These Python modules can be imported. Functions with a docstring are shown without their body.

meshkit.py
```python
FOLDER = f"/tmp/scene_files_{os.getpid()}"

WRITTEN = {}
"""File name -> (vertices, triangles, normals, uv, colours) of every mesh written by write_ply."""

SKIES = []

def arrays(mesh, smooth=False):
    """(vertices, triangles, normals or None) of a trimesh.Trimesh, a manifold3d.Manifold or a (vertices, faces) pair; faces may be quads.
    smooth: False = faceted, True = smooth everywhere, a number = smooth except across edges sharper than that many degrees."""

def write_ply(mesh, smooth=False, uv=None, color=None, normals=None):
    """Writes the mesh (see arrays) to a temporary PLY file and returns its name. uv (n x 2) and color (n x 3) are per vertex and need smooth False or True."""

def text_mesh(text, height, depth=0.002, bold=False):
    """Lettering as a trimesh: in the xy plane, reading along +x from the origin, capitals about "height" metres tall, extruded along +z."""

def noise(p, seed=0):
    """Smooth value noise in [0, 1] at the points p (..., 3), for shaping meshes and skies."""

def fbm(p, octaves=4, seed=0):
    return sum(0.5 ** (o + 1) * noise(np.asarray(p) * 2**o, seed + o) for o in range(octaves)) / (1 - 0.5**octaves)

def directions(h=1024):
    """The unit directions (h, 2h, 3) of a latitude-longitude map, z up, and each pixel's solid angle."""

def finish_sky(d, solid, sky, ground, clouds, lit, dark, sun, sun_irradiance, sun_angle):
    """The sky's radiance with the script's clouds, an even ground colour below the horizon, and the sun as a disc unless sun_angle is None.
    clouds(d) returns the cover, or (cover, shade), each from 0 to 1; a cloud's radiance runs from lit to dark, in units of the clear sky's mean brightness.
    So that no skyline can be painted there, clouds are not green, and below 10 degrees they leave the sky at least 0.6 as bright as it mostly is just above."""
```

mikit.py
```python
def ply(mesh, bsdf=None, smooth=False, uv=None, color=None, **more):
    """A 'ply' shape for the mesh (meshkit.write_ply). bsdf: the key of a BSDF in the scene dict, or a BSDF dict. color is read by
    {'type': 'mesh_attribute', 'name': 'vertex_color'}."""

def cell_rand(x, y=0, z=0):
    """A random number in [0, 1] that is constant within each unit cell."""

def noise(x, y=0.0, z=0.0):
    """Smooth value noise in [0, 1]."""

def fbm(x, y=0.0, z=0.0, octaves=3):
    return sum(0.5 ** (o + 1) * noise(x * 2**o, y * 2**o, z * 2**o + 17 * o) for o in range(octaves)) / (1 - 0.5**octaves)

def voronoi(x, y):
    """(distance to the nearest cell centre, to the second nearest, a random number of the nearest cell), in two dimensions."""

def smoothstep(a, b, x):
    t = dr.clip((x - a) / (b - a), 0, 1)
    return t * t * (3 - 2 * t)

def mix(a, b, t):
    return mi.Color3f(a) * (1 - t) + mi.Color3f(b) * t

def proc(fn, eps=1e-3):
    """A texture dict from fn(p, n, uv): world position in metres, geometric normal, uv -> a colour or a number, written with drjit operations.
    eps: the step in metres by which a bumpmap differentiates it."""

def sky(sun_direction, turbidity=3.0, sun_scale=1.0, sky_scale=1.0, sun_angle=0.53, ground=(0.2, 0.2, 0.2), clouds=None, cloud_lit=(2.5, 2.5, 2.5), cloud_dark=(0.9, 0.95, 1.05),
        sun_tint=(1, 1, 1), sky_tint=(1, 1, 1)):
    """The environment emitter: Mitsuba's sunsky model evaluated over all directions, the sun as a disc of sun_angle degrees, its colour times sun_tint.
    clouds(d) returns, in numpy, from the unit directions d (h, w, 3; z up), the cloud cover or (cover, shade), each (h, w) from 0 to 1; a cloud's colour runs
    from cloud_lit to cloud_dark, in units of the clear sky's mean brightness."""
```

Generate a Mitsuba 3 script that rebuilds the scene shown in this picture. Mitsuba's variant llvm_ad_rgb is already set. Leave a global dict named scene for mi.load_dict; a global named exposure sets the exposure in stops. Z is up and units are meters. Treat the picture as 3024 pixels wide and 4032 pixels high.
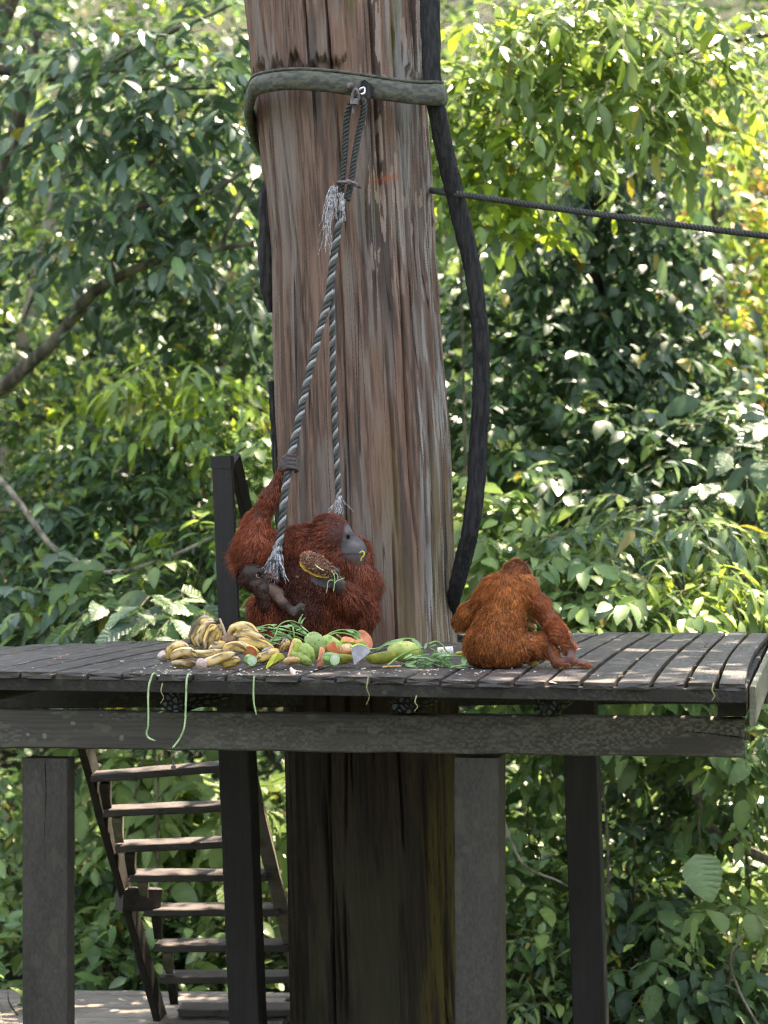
import math
import numpy as np
import trimesh
import manifold3d as m3
import mitsuba as mi
import drjit as dr
import meshkit
import mikit
from mikit import noise, fbm, voronoi, smoothstep, mix, cell_rand

# ------------------------------------------------------------------ camera, sky, exposure
T = mi.ScalarTransform4f
F = 8624.0                      # focal length in pixels of the 3024-wide photograph
CAM = np.array([0.0, 0.0, 4.1])
scene, labels = {}, {}
scene['camera'] = {'type': 'thinlens', 'fov': 2 * math.degrees(math.atan(1512 / F)), 'fov_axis': 'x',
                   'aperture_radius': 0.022, 'focus_distance': 12.9, 'near_clip': 0.1, 'far_clip': 400.0,
                   'to_world': T().look_at(origin=[0, 0, 4.1], target=[0, 1, 4.1], up=[0, 0, 1])}
SUN = np.array([0.25, 0.42, 0.87]); SUN /= np.linalg.norm(SUN)
scene['sky'] = mikit.sky(SUN.tolist(), turbidity=4, sun_scale=1.0,
                         clouds=lambda d: (0.12 + 0.42 * meshkit.fbm(d * 3.0, 4, 2), 0.25 * meshkit.fbm(d * 4.0, 3, 5)), cloud_lit=(2.4, 2.35, 2.25), cloud_dark=(1.1, 1.1, 1.1))
exposure = 4.45


def P(px, py, Y):
    """The point of the place at distance Y that the photograph shows at pixel (px, py)."""
    return np.array([(px - 1512) / F * Y, Y, 4.1 - (py - 2016) / F * Y])


# ------------------------------------------------------------------ helpers
def nrm(v):
    v = np.asarray(v, float)
    return v / (np.linalg.norm(v, axis=-1, keepdims=True) + 1e-12)


def key_for(name):
    if name not in scene and name not in labels and name not in USED:
        USED.add(name); return name
    k = 1
    while f'{name}_{k:03d}' in USED or f'{name}_{k:03d}' in scene:
        k += 1
    USED.add(f'{name}_{k:03d}')
    return f'{name}_{k:03d}'


USED = set()


def thing(name, label=None, cat=None, group=None, kind=None):
    k = key_for(name)
    d = {}
    if label: d['label'] = label
    if cat: d['category'] = cat
    if group: d['group'] = group
    if kind: d['kind'] = kind
    labels[k] = d
    return k


def put(name, mesh, bsdf, parent=None, smooth=30, label=None, cat=None, group=None, kind=None, uv=None, color=None):
    k = key_for(parent + '__' + name if parent else name)
    scene[k] = mikit.ply(mesh, bsdf, smooth=smooth, uv=uv, color=color)
    d = {a: b for a, b in (('label', label), ('category', cat), ('group', group), ('kind', kind)) if b}
    if d: labels[k] = {**labels.get(k, {}), **d}
    return k


def put_root(k, mesh, bsdf, smooth=30, **more):
    """The thing's own mesh, under the key made by thing()."""
    scene[k] = mikit.ply(mesh, bsdf, smooth=smooth, **more)


def cat_mesh(ms):
    v, f, at = [], [], 0
    for a, b in ms:
        a, b = np.asarray(a, float), np.asarray(b, int)
        if b.shape[1] == 4: b = np.vstack([b[:, [0, 1, 2]], b[:, [0, 2, 3]]])
        v.append(a); f.append(b + at); at += len(a)
    return np.vstack(v), np.vstack(f)


def sweep(path, ring, caps=True):
    """ring: (k, n, 3) rings of points; closes round and caps."""
    k, n, _ = ring.shape
    i, j = np.meshgrid(np.arange(k - 1), np.arange(n), indexing='ij')
    a, b = i * n + j, i * n + (j + 1) % n
    q = np.stack([a, b, b + n, a + n], -1).reshape(-1, 4)
    v, f = ring.reshape(-1, 3), np.vstack([q[:, [0, 1, 2]], q[:, [0, 2, 3]]])
    if caps:
        c0, c1 = len(v), len(v) + 1
        v = np.vstack([v, ring[0].mean(0), ring[-1].mean(0)])
        jj = np.arange(n); j2 = (jj + 1) % n
        f = np.vstack([f, np.stack([j2, jj, jj * 0 + c0], 1), np.stack([(k - 1) * n + jj, (k - 1) * n + j2, jj * 0 + c1], 1)])
    return v, f


def frames(p):
    p = np.asarray(p, float)
    t = nrm(np.gradient(p, axis=0))
    a = np.zeros_like(p)
    up = np.array([0, 0, 1.0]) if abs(t[0, 2]) < 0.8 else np.array([1.0, 0, 0])
    a0 = nrm(np.cross(up, t[0]))
    for i in range(len(p)):
        a0 = nrm(a0 - t[i] * (a0 @ t[i])); a[i] = a0
    return t, a, np.cross(t, a)


def tube(p, r, n=8, rough=0.0, seed=0, caps=True):
    p = np.asarray(p, float); r = np.broadcast_to(np.asarray(r, float), (len(p),))
    t, a, b = frames(p)
    th = np.arange(n) * 2 * np.pi / n
    ring = np.cos(th)[None, :, None] * a[:, None] + np.sin(th)[None, :, None] * b[:, None]
    rr = r[:, None] * np.ones((1, n))
    if rough:
        q = (p[:, None] + ring * r[:, None, None])
        rr = rr * (1 + rough * (meshkit.fbm(q * 14 / max(r.max(), .02) * .1 + seed, 3, seed) - .5) * 2)
    return sweep(p, p[:, None] + ring * rr[..., None], caps)


def spline(pts, n):
    """Catmull-Rom through pts (any number of columns), n points."""
    p = np.asarray(pts, float)
    if len(p) < 3:
        return p[0] + (p[-1] - p[0]) * np.linspace(0, 1, n)[:, None]
    q = np.vstack([2 * p[0] - p[1], p, 2 * p[-1] - p[-2]])
    u = np.linspace(0, len(p) - 1, n); i = np.minimum(u.astype(int), len(p) - 2); t = (u - i)[:, None]
    a, b, c, d = q[i], q[i + 1], q[i + 2], q[i + 3]
    return 0.5 * (2 * b + (c - a) * t + (2 * a - 5 * b + 4 * c - d) * t**2 + (3 * b - a - 3 * c + d) * t**3)


def beam(p0, p1, w, h, up=(0, 0, 1), seg=10, jit=0.003, ch=0.006, seed=0, bow=0.0, sag=None, endj=0.004):
    """A sawn timber from p0 to p1: chamfered section w x h (h along up), slightly uneven faces and ends."""
    p0, p1 = np.asarray(p0, float), np.asarray(p1, float)
    d = nrm(p1 - p0); s = nrm(np.cross(d, up)); u = np.cross(s, d)
    t = np.linspace(0, 1, seg + 1)
    c = p0 + (p1 - p0) * t[:, None] + s * (bow * np.sin(np.pi * t))[:, None]
    if sag is not None: c = c + u * sag(t)[:, None]
    x, y, k = w / 2, h / 2, ch
    sec = np.array([[-x + k, -y], [0, -y], [x - k, -y], [x, -y + k], [x, 0], [x, y - k], [x - k, y], [0, y], [-x + k, y], [-x, y - k], [-x, 0], [-x, -y + k]])
    ring = c[:, None] + sec[None, :, :1] * s + sec[None, :, 1:] * u
    rng = np.random.default_rng(seed + 11)
    ring = ring + (meshkit.fbm(ring * 5 + seed * 7.1, 3, seed)[..., None] - .5) * 2 * jit * (s + u) + (meshkit.noise(ring * 23 + seed, seed)[..., None] - .5) * jit * u
    ring[0] += d * rng.uniform(-endj, endj, (12, 1)); ring[-1] += d * rng.uniform(-endj, endj, (12, 1))
    return sweep(c, ring)


def disp(mesh, amp, freq, seed=0, along=None):
    """Push the vertices of a smooth mesh along their normals by noise."""
    m = trimesh.Trimesh(*mesh, process=False)
    n = np.array(m.vertex_normals); v = np.array(m.vertices)
    return v + n * ((meshkit.fbm(v * freq + seed, 3, seed) - .5) * 2 * amp)[:, None], np.array(m.faces)


def ball(c, r, sub=2, sc=(1, 1, 1), R=None):
    m = trimesh.creation.icosphere(sub)
    v = np.array(m.vertices) * np.asarray(sc) * r
    if R is not None: v = v @ np.asarray(R).T
    return v + np.asarray(c), np.array(m.faces)


def rot(axis, deg):
    return trimesh.transformations.rotation_matrix(math.radians(deg), axis)[:3, :3]
# ------------------------------------------------------------------ materials
DD = np.array([0.2004, 0.9797, 0.0])     # the way the deck boards run
DE = np.array([0.9797, -0.2004, 0.0])    # along the platform's front edge


def rgb(*c):
    return {'type': 'rgb', 'value': list(map(float, c))}


def bump(inner, fn, scale, eps=1e-3):
    return {'type': 'bumpmap', 'bump': mikit.proc(fn, eps), 'scale': scale, 'nested': inner}


def two(b):
    return {'type': 'twosided', 'bsdf': b}


def timber(axis, dark, light, dirt, rough=0.62, bumpy=0.0016, lichen=0.0, lichen_c=(.17, .16, .12), ga=3.0, gb=90, blot=.55, moss=0.0):
    """Old wet tropical timber whose grain runs along axis."""
    axis = np.asarray(axis, float)
    ax = nrm(axis)
    s1 = nrm(np.cross(ax, [0.31, 0.2, 0.9])); s2 = np.cross(ax, s1)

    def co(p):
        dot = lambda v: p.x * float(v[0]) + p.y * float(v[1]) + p.z * float(v[2])
        return dot(ax), dot(s1), dot(s2)

    def col(p, n, uv):
        a, b, c = co(p)
        g = fbm(a * ga, b * gb, c * gb)
        big = fbm(a * 1.3, b * 5, c * 5)
        spot = smoothstep(.60, .72, fbm(a * 9, b * 14, c * 14))
        k = mix(dark, light, dr.clip(g * .7 + big * .9 - .35, 0, 1))
        k = mix(k, dirt, spot * blot)
        if moss:                                # algae in the gaps, on the edges of the boards
            side = smoothstep(.5, .8, n.x * float(DE[0]) + n.y * float(DE[1]))
            k = mix(k, mix((.045, .05, .012), (.19, .185, .07), fbm(a * 14, p.z * 60, 2)), side * moss)
        if lichen:
            li = smoothstep(.40, .66, fbm(a * 62 + 3, b * 75, c * 75, 4)) * smoothstep(.42, .60, fbm(a * 2.1 + 7, b * 6, c * 6 + 5, 4)) * (.45 + .55 * smoothstep(.3, 1.5, p.x))
            k = mix(k, lichen_c, li * lichen)
            dot_ = smoothstep(.76, .80, fbm(a * 13 + 9, b * 15, c * 15, 3)) * smoothstep(.45, .6, noise(a * 2.1, 3, 1))
            k = mix(k, (.24, .225, .19), dot_ * lichen * .7)
        return k

    def hgt(p, n, uv):
        a, b, c = co(p)
        return fbm(a * 4, b * 120, c * 120) * .7 + fbm(a * 40, b * 60, c * 60) * .3

    return bump({'type': 'principled', 'base_color': mikit.proc(col), 'roughness': rough, 'specular': 0.45}, hgt, bumpy)


scene['deck_wood'] = two(timber(DD, (.020, .015, .014), (.078, .060, .055), (.105, .09, .08), moss=.9, rough=.50, bumpy=.0024))
scene['beam_wood'] = two(timber((.995, -.1, 0), (.024, .020, .017), (.086, .071, .058), (.105, .092, .070), rough=.7, lichen=.65, lichen_c=(.185, .17, .135)))
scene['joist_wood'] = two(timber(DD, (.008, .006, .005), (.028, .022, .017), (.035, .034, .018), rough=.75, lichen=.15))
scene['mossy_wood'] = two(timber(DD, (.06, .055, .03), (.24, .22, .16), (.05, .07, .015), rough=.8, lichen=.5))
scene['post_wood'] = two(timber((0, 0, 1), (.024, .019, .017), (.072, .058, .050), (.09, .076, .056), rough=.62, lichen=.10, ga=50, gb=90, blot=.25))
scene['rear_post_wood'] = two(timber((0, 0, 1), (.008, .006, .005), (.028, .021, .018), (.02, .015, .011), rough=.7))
scene['tread_wood'] = two(timber((1, 0.05, 0), (.024, .017, .015), (.085, .066, .060), (.016, .011, .009), rough=.62, bumpy=.002))
scene['walk_wood'] = two(timber((1, 0.05, 0), (.12, .10, .085), (.26, .22, .18), (.09, .08, .06), rough=.7))


def char_col(p, n, uv):
    f1, f2, w = voronoi(p.x * 34 + p.z * 5, p.z * 34)
    return mix((.006, .006, .006), (.05, .05, .05), smoothstep(.05, .5, f2 - f1) * (.3 + .7 * w))


def char_h(p, n, uv):
    f1, f2, w = voronoi(p.x * 34 + p.z * 5, p.z * 34)
    return smoothstep(0, .35, f2 - f1)


scene['char'] = two(bump({'type': 'principled', 'base_color': mikit.proc(char_col), 'roughness': .55, 'specular': .5}, char_h, .012))



def trunk_col(p, n, uv):
    z = p.z
    cx = -0.0975 - (z - 3.2) * 0.051
    u = (p.x - cx) / 0.575                       # -1 left .. 1 right on the visible half
    th = dr.atan2(p.x - cx, 14.82 - p.y) * 0.575
    wz = (noise(z * .9, th * 2, 4) - .5) * .16
    t2 = th + wz * .25
    g = fbm(t2 * 120, z * 7.0, 0, 4)
    g2 = fbm(t2 * 34 + 5, z * 1.3, 3, 4)
    g3 = fbm(t2 * 9 + 11, z * .9, 9, 4)
    k = mix((.045, .025, .018), (.262, .158, .113), dr.clip(g * .85 + g2 * .75 - .34, 0, 1))
    k = mix(k, (.235, .135, .085), smoothstep(.52, .70, g3) * .45)                     # warm raw wood
    k = mix(k, (.22, .19, .165), smoothstep(.50, .66, fbm(th * 12 + 71, z * 1.6, 5, 3)) * .45)   # grey weathering
    k = mix(k, (.040, .028, .024), smoothstep(.56, .68, fbm(t2 * 20 + 31, z * 1.1, 2, 4)) * .55)  # dark stains
    stain = smoothstep(.46, .58, fbm(t2 * 26 + 3, z * .7, 8, 3)) * smoothstep(.05, .22, u) * (1 - smoothstep(.5, .8, u)) * smoothstep(4.9, 5.6, z) * (1 - smoothstep(7.3, 7.8, z))
    k = mix(k, (.035, .024, .02), stain * .75)
    crk = 1 - smoothstep(.0, .030, dr.abs(fbm(t2 * 24 + 40, z * .45, 6, 2) - .5))
    k = mix(k, (.018, .013, .011), crk * smoothstep(.34, .50, fbm(th * 5, z * 1.4, 3, 2)) * .92)
    # pale grey weathered strips on the right flank and near the top
    lich = smoothstep(.54, .64, fbm(t2 * 40 + 3, z * 1.9, 8, 4)) * smoothstep(.45, .80, u + .3 * noise(z * 1.3) - .15)
    k = mix(k, (.36, .345, .31), lich * .65)
    pale = smoothstep(.60, .65, fbm(t2 * 46 + 13, z * 5.2, 6, 3)) * smoothstep(.12, .3, u) * smoothstep(5.2, 6.0, z)
    k = mix(k, (.38, .27, .21), pale * .65)
    # olive algae right of the middle, under and over the strap, and low on the butt
    alg = smoothstep(.42, .62, fbm(th * 11 + 2, z * .9 + 4, 1, 3)) * smoothstep(.05, .2, u) * (1 - smoothstep(.62, .8, u)) * smoothstep(5.7, 6.6, z)
    k = mix(k, (.10, .105, .02), alg * .62)
    alg2 = smoothstep(.35, .6, fbm(th * 14 + 8, z * .7, 2, 3)) * smoothstep(.0, .5, u) * (1 - smoothstep(4.2, 4.8, z))
    k = mix(k, (.17, .125, .04), alg2 * .4)
    damp_shade = 1 - smoothstep(2.95, 3.25, z + .25 * (g2 - .5))  # below the deck: damp wood, with the shade under it painted in too
    wet = mix((.009, .006, .004), (.048, .030, .018), dr.clip(g * .9 + g2 - .52, 0, 1))  # damp brown, made darker still to carry the shade under the deck
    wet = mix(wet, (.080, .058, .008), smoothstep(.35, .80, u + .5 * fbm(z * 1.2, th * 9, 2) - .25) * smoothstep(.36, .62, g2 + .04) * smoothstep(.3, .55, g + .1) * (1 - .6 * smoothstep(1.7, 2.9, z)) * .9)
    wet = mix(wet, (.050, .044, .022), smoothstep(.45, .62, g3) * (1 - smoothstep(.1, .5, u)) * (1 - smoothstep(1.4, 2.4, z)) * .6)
    k = mix(k, wet, damp_shade)
    # orange rust smear beside the rope clamp
    d = dr.square((p.x - 0.012) / .10) + dr.square((z - 6.265 - (p.x + .05) * .22) / .022)
    k = mix(k, (.30, .075, .025), dr.exp(-d) * .9 * (.5 + .5 * g))
    return k


def trunk_h(p, n, uv):
    cx = -0.0975 - (p.z - 3.2) * 0.051
    th = dr.atan2(p.x - cx, 14.82 - p.y) * 0.575
    return fbm(th * 130, p.z * 8.0, 0, 3) * .6 + fbm(th * 50, p.z * 14, 5, 3) * .4


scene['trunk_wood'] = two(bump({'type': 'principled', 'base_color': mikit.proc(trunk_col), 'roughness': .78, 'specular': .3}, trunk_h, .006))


def simple(c0, c1, fx, fz, rough=.7, spec=.4, bscale=0.0, bf=60, lo=.35, hi=.65):
    col = lambda p, n, uv: mix(c0, c1, smoothstep(lo, hi, fbm(p.x * fx, p.y * fx, p.z * fz)))
    b = {'type': 'principled', 'base_color': mikit.proc(col), 'roughness': rough, 'specular': spec}
    if bscale:
        b = bump(b, lambda p, n, uv: fbm(p.x * bf, p.y * bf, p.z * bf), bscale)
    return two(b)


scene['liana_bark'] = simple((.009, .008, .008), (.026, .023, .022), 90, 9, .8, .3, .005, 60)
scene['slab_bark'] = simple((.010, .008, .008), (.04, .034, .03), 60, 5, .8, .3, .004, 60)
scene['hose'] = simple((.044, .043, .030), (.092, .086, .058), 30, 45, .62, .4, .002, 60)
scene['iron'] = simple((.07, .05, .05), (.16, .12, .12), 40, 40, .5, .5)
scene['steel'] = two({'type': 'roughconductor', 'material': 'Cr', 'alpha': .3})
scene['pale_bark'] = simple((.14, .12, .09), (.34, .29, .22), 20, 6, .8, .3, .004, 40)
scene['brown_bark'] = simple((.055, .045, .032), (.15, .13, .085), 16, 5, .85, .3, .006, 30)
scene['dark_bark'] = simple((.018, .015, .012), (.06, .05, .038), 16, 5, .85, .3, .006, 30)
scene['twig_wood'] = simple((.05, .045, .025), (.13, .11, .06), 20, 20, .8, .3)
scene['soil'] = simple((.012, .016, .006), (.034, .036, .014), 3, 3, .9, .2, .01, 9)
VC = {'type': 'mesh_attribute', 'name': 'vertex_color'}


def leaf_bsdf(rough, spec, thru, veins=None):
    top = {'type': 'principled', 'base_color': VC, 'roughness': rough, 'specular': spec}
    if veins: top = bump(top, veins, .006)
    return {'type': 'blendbsdf', 'weight': thru, 'a': two(top), 'b': {'type': 'principledthin', 'base_color': VC, 'roughness': .5, 'spec_trans': 0.0, 'diff_trans': 2.0}}


scene['leaf'] = leaf_bsdf(.45, .65, .42)
scene['leaf_glossy'] = leaf_bsdf(.40, .65, .35)


def vein_h(p, n, uv):
    u, v = uv.x, uv.y                        # u along the leaf, v across (-1..1 mapped to 0..1)
    w = dr.abs(v - .5) * 2
    s = (u - w * .16) * 9
    s = s - dr.floor(s)
    return smoothstep(0, .35, s) * smoothstep(0, .35, 1 - s) * smoothstep(.02, .12, w)


scene['leaf_veined'] = leaf_bsdf(.43, .65, .36, vein_h)
# ------------------------------------------------------------------ the ground
def ground_z(x, y):
    x, y = np.asarray(x, float), np.asarray(y, float)
    r = np.log1p(np.exp((y - 25.5) / 1.6)) * 1.6
    base = np.clip(y - 17.5, 0, None) * 0.10 + r * 0.62
    return base + (meshkit.fbm(np.stack([x * .25, y * .25, x * 0], -1), 3, 5) - .5) * .8 * np.clip((y - 12) / 8, 0.2, 1.5)


gx, gy = np.meshgrid(np.concatenate([np.linspace(-300, -20, 12), np.linspace(-16, 16, 65), np.linspace(20, 300, 12)]),
                     np.concatenate([np.linspace(-200, -10, 8), np.linspace(0, 60, 121), np.linspace(70, 320, 14)]), indexing='ij')
gv = np.stack([gx, gy, np.minimum(ground_z(gx, gy), 30) - .12], -1).reshape(-1, 3)
ni, nj = gx.shape
ii, jj = np.meshgrid(np.arange(ni - 1), np.arange(nj - 1), indexing='ij')
a = ii * nj + jj
put('ground', (gv, np.stack([a, a + nj, a + nj + 1, a + 1], -1).reshape(-1, 4)), 'soil', smooth=True, kind='structure',
    label='dark leaf-littered forest floor under the plants', cat='ground')

# ------------------------------------------------------------------ the platform
ZD = 3.25                                 # deck top
O = np.array([0.0, 11.33, 0.0])


def s_of(px):
    t = (px - 1512) / F
    return 11.33 * t / (.9797 + .2004 * t)


plat = thing('feeding_platform', 'dark weathered timber feeding platform on square posts built round a tree trunk', 'platform')
edge = np.array([[-6.5, 11.6], [-2.43, 13.86], [-1.29, 14.63], [-0.2, 15.42], [2.04, 15.50], [4.5, 15.0]])


def back_t(s):
    """Length of the board line at s up to the platform's far edge."""
    o, d = O[:2] + s * DE[:2], DD[:2]
    best = 5.0
    for p, q in zip(edge[:-1], edge[1:]):
        e = q - p
        m = np.array([[d[0], -e[0]], [d[1], -e[1]]])
        t, k = np.linalg.solve(m, p - o)
        if -1e-6 <= k <= 1 + 1e-6 and t > 0: best = t
    return best


cuts = [-720, -590, -455, -320, -188, -52, 82, 212, 345, 478, 619, 757, 889, 1042, 1180, 1319, 1461, 1596, 1734, 1877, 2018, 2154, 2287, 2424, 2564, 2700, 2822, 2942]
rng = np.random.default_rng(3)
TC = np.array([-0.098, 14.8])
for i, (c0, c1) in enumerate(zip(cuts[:-1], cuts[1:])):
    s0, s1 = s_of(c0), s_of(c1)
    gap = .016 if s0 < .3 else .024
    s, w = (s0 + s1) / 2, (s1 - s0) - gap
    t0, t1 = rng.uniform(-.018, .012), back_t(s) + rng.uniform(-.05, .05)
    droop = (.004 if s < .2 else .012) * rng.uniform(.8, 1.2)
    bow = (.0 if s < .2 else -.026) * rng.uniform(.8, 1.2) + rng.uniform(-.004, .004)
    lift = rng.uniform(-.003, .003)
    # boards are cut off where they meet the trunk
    rel = TC - (O[:2] + s * DE[:2]); tc = rel @ DD[:2]; off = abs(rel @ DE[:2])
    spans = [(t0, t1)]
    if off < .66 + w / 2:
        hw = math.sqrt(max(.66**2 - max(off - w / 2, 0)**2, 0.0)) + .02
        spans = [(t0, tc - hw), (tc + hw, t1)]
    for q, (ta, tb) in enumerate(spans):
        if tb - ta < .12: continue
        L = tb - ta
        p0, p1 = O + s * DE + ta * DD, O + s * DE + tb * DD
        p0[2] = p1[2] = ZD - .0175 + lift
        sag = (lambda t, L=L: -droop * np.exp(-(t * L / .55)**2)) if q == 0 else None
        put('plank', beam(p0, p1, w, .035, seg=26, jit=.0035, ch=.004, seed=100 + i * 2 + q, bow=bow if q == 0 else 0, sag=sag, endj=.007), 'deck_wood', plat, smooth=25)

L0, L1 = O + s_of(-800) * DE, O + s_of(2938) * DE
fz = ZD - .035 - .036
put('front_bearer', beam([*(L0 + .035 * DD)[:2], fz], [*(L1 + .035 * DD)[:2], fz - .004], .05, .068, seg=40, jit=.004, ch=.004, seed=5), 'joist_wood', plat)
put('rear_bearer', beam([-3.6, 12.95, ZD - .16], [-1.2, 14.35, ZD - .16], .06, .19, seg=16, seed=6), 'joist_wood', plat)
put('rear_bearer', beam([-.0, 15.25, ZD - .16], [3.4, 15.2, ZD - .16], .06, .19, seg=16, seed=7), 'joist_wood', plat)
# the big front beam and its partner at the back
BL, BR = P(-330, 2838, 11.93), P(2929, 2850, 11.53)
bz = 3.02 - .1
put('main_beam', beam([BL[0], BL[1], bz + .01], [BR[0], BR[1], bz - .005], .12, .205, seg=60, jit=.006, ch=.008, seed=8, endj=.01), 'beam_wood', plat, label='broad front beam blotched with pale lichen')
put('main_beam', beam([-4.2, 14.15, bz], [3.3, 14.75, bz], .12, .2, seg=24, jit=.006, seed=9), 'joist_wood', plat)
# charred joist ends that lie on the front beam
for px, wpx, y0, Lj, m in ((678, 104, 11.66, 2.2, 'char'), (1579, 124, 11.55, 2.1, 'char'), (2143, 112, 11.45, 3.6, 'char'), (-230, 110, 11.8, 2.0, 'joist_wood')):
    w = wpx / F * y0; h = .140
    p0 = P(px, 2780, y0); p0[2] = ZD - .231 + h / 2 + .004
    n = 14; th = np.arange(n) * 2 * np.pi / n
    sup = lambda a: np.sign(a) * np.abs(a) ** .55
    k = np.linspace(0, 1, 20)
    c = p0 + DD * (k * Lj)[:, None]
    rr = np.concatenate([[.80, .95], np.ones(18)])
    ring = c[:, None] + (sup(np.cos(th)) * w / 2)[None, :, None] * DE * rr[:, None, None] + (sup(np.sin(th)) * h / 2)[None, :, None] * np.array([0, 0, 1.0]) * rr[:, None, None]
    ring = ring + (meshkit.fbm(ring * 26, 3, 4)[..., None] - .5) * .022 * np.array([1, 0, .5])
    put('joist', sweep(c, ring), m, plat, label='joist with a charred black end' if m == 'char' else None)
pj = P(2874, 2800, 11.42)
put('joist', beam([pj[0] + .001, 11.50 - .62 + .48, ZD - .135], [pj[0] + .001 + .2004 / .9797 * 3.9, 15.3, ZD - .135], .145, .150, up=(0, 0, 1), seg=16, jit=.004, seed=21, endj=.004), 'joist_wood', plat, label='end joist with a square clean-cut end')
se = O + s_of(2962) * DE
put('side_board', beam([*(se + .05 * DD)[:2], ZD - .125], [*(se + 4.3 * DD)[:2], ZD - .125], .03, .20, seg=24, jit=.005, seed=22, endj=.004), 'mossy_wood', plat, label='pale mossy board along the right side')

# posts


def post(px0, px1, ytop, ybot_shift, Y, depth, mat, seed, ztop=None, turn=DE, label=None):
    w = (px1 - px0) / F * Y
    c = P((px0 + px1) / 2, ytop, Y)
    top = c.copy()
    if ztop: top[2] = ztop
    bot = P((px0 + px1) / 2 + ybot_shift, 4032, Y)
    k = (top[2] + .3) / (top[2] - bot[2])
    bot = top + (bot - top) * k
    f = np.array([turn[1], -turn[0], 0])      # towards the viewer
    mid = -f * depth / 2
    return put('post', beam(bot + mid, top + mid, w, depth, up=-f, seg=30, jit=.005, ch=.007, seed=seed), mat, plat, label=label)


post(82, 268, 2988, 0, 11.86, .13, 'post_wood', 31, label='cracked front post at the left')
post(1786, 1964, 2984, 4, 11.62, .24, 'post_wood', 32, label='smooth grey front post right of the trunk')
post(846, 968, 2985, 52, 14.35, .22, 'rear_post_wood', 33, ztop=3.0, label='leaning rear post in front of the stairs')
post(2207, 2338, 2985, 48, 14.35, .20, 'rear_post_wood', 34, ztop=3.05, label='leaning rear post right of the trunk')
cr = spline([P(176, 2990, 11.735), P(181, 3120, 11.733), P(176, 3260, 11.735), P(180, 3420, 11.737)], 24)
put('crack', tube(cr, np.linspace(.0045, .001, 24), 5), 'char', plat)
cr = spline([P(2690, 2879, 11.495), P(2770, 2886, 11.485), P(2850, 2896, 11.475), P(2927, 2905, 11.465)], 20)
put('crack', tube(cr, np.linspace(.001, .006, 20), 5), 'char', plat)
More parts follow.
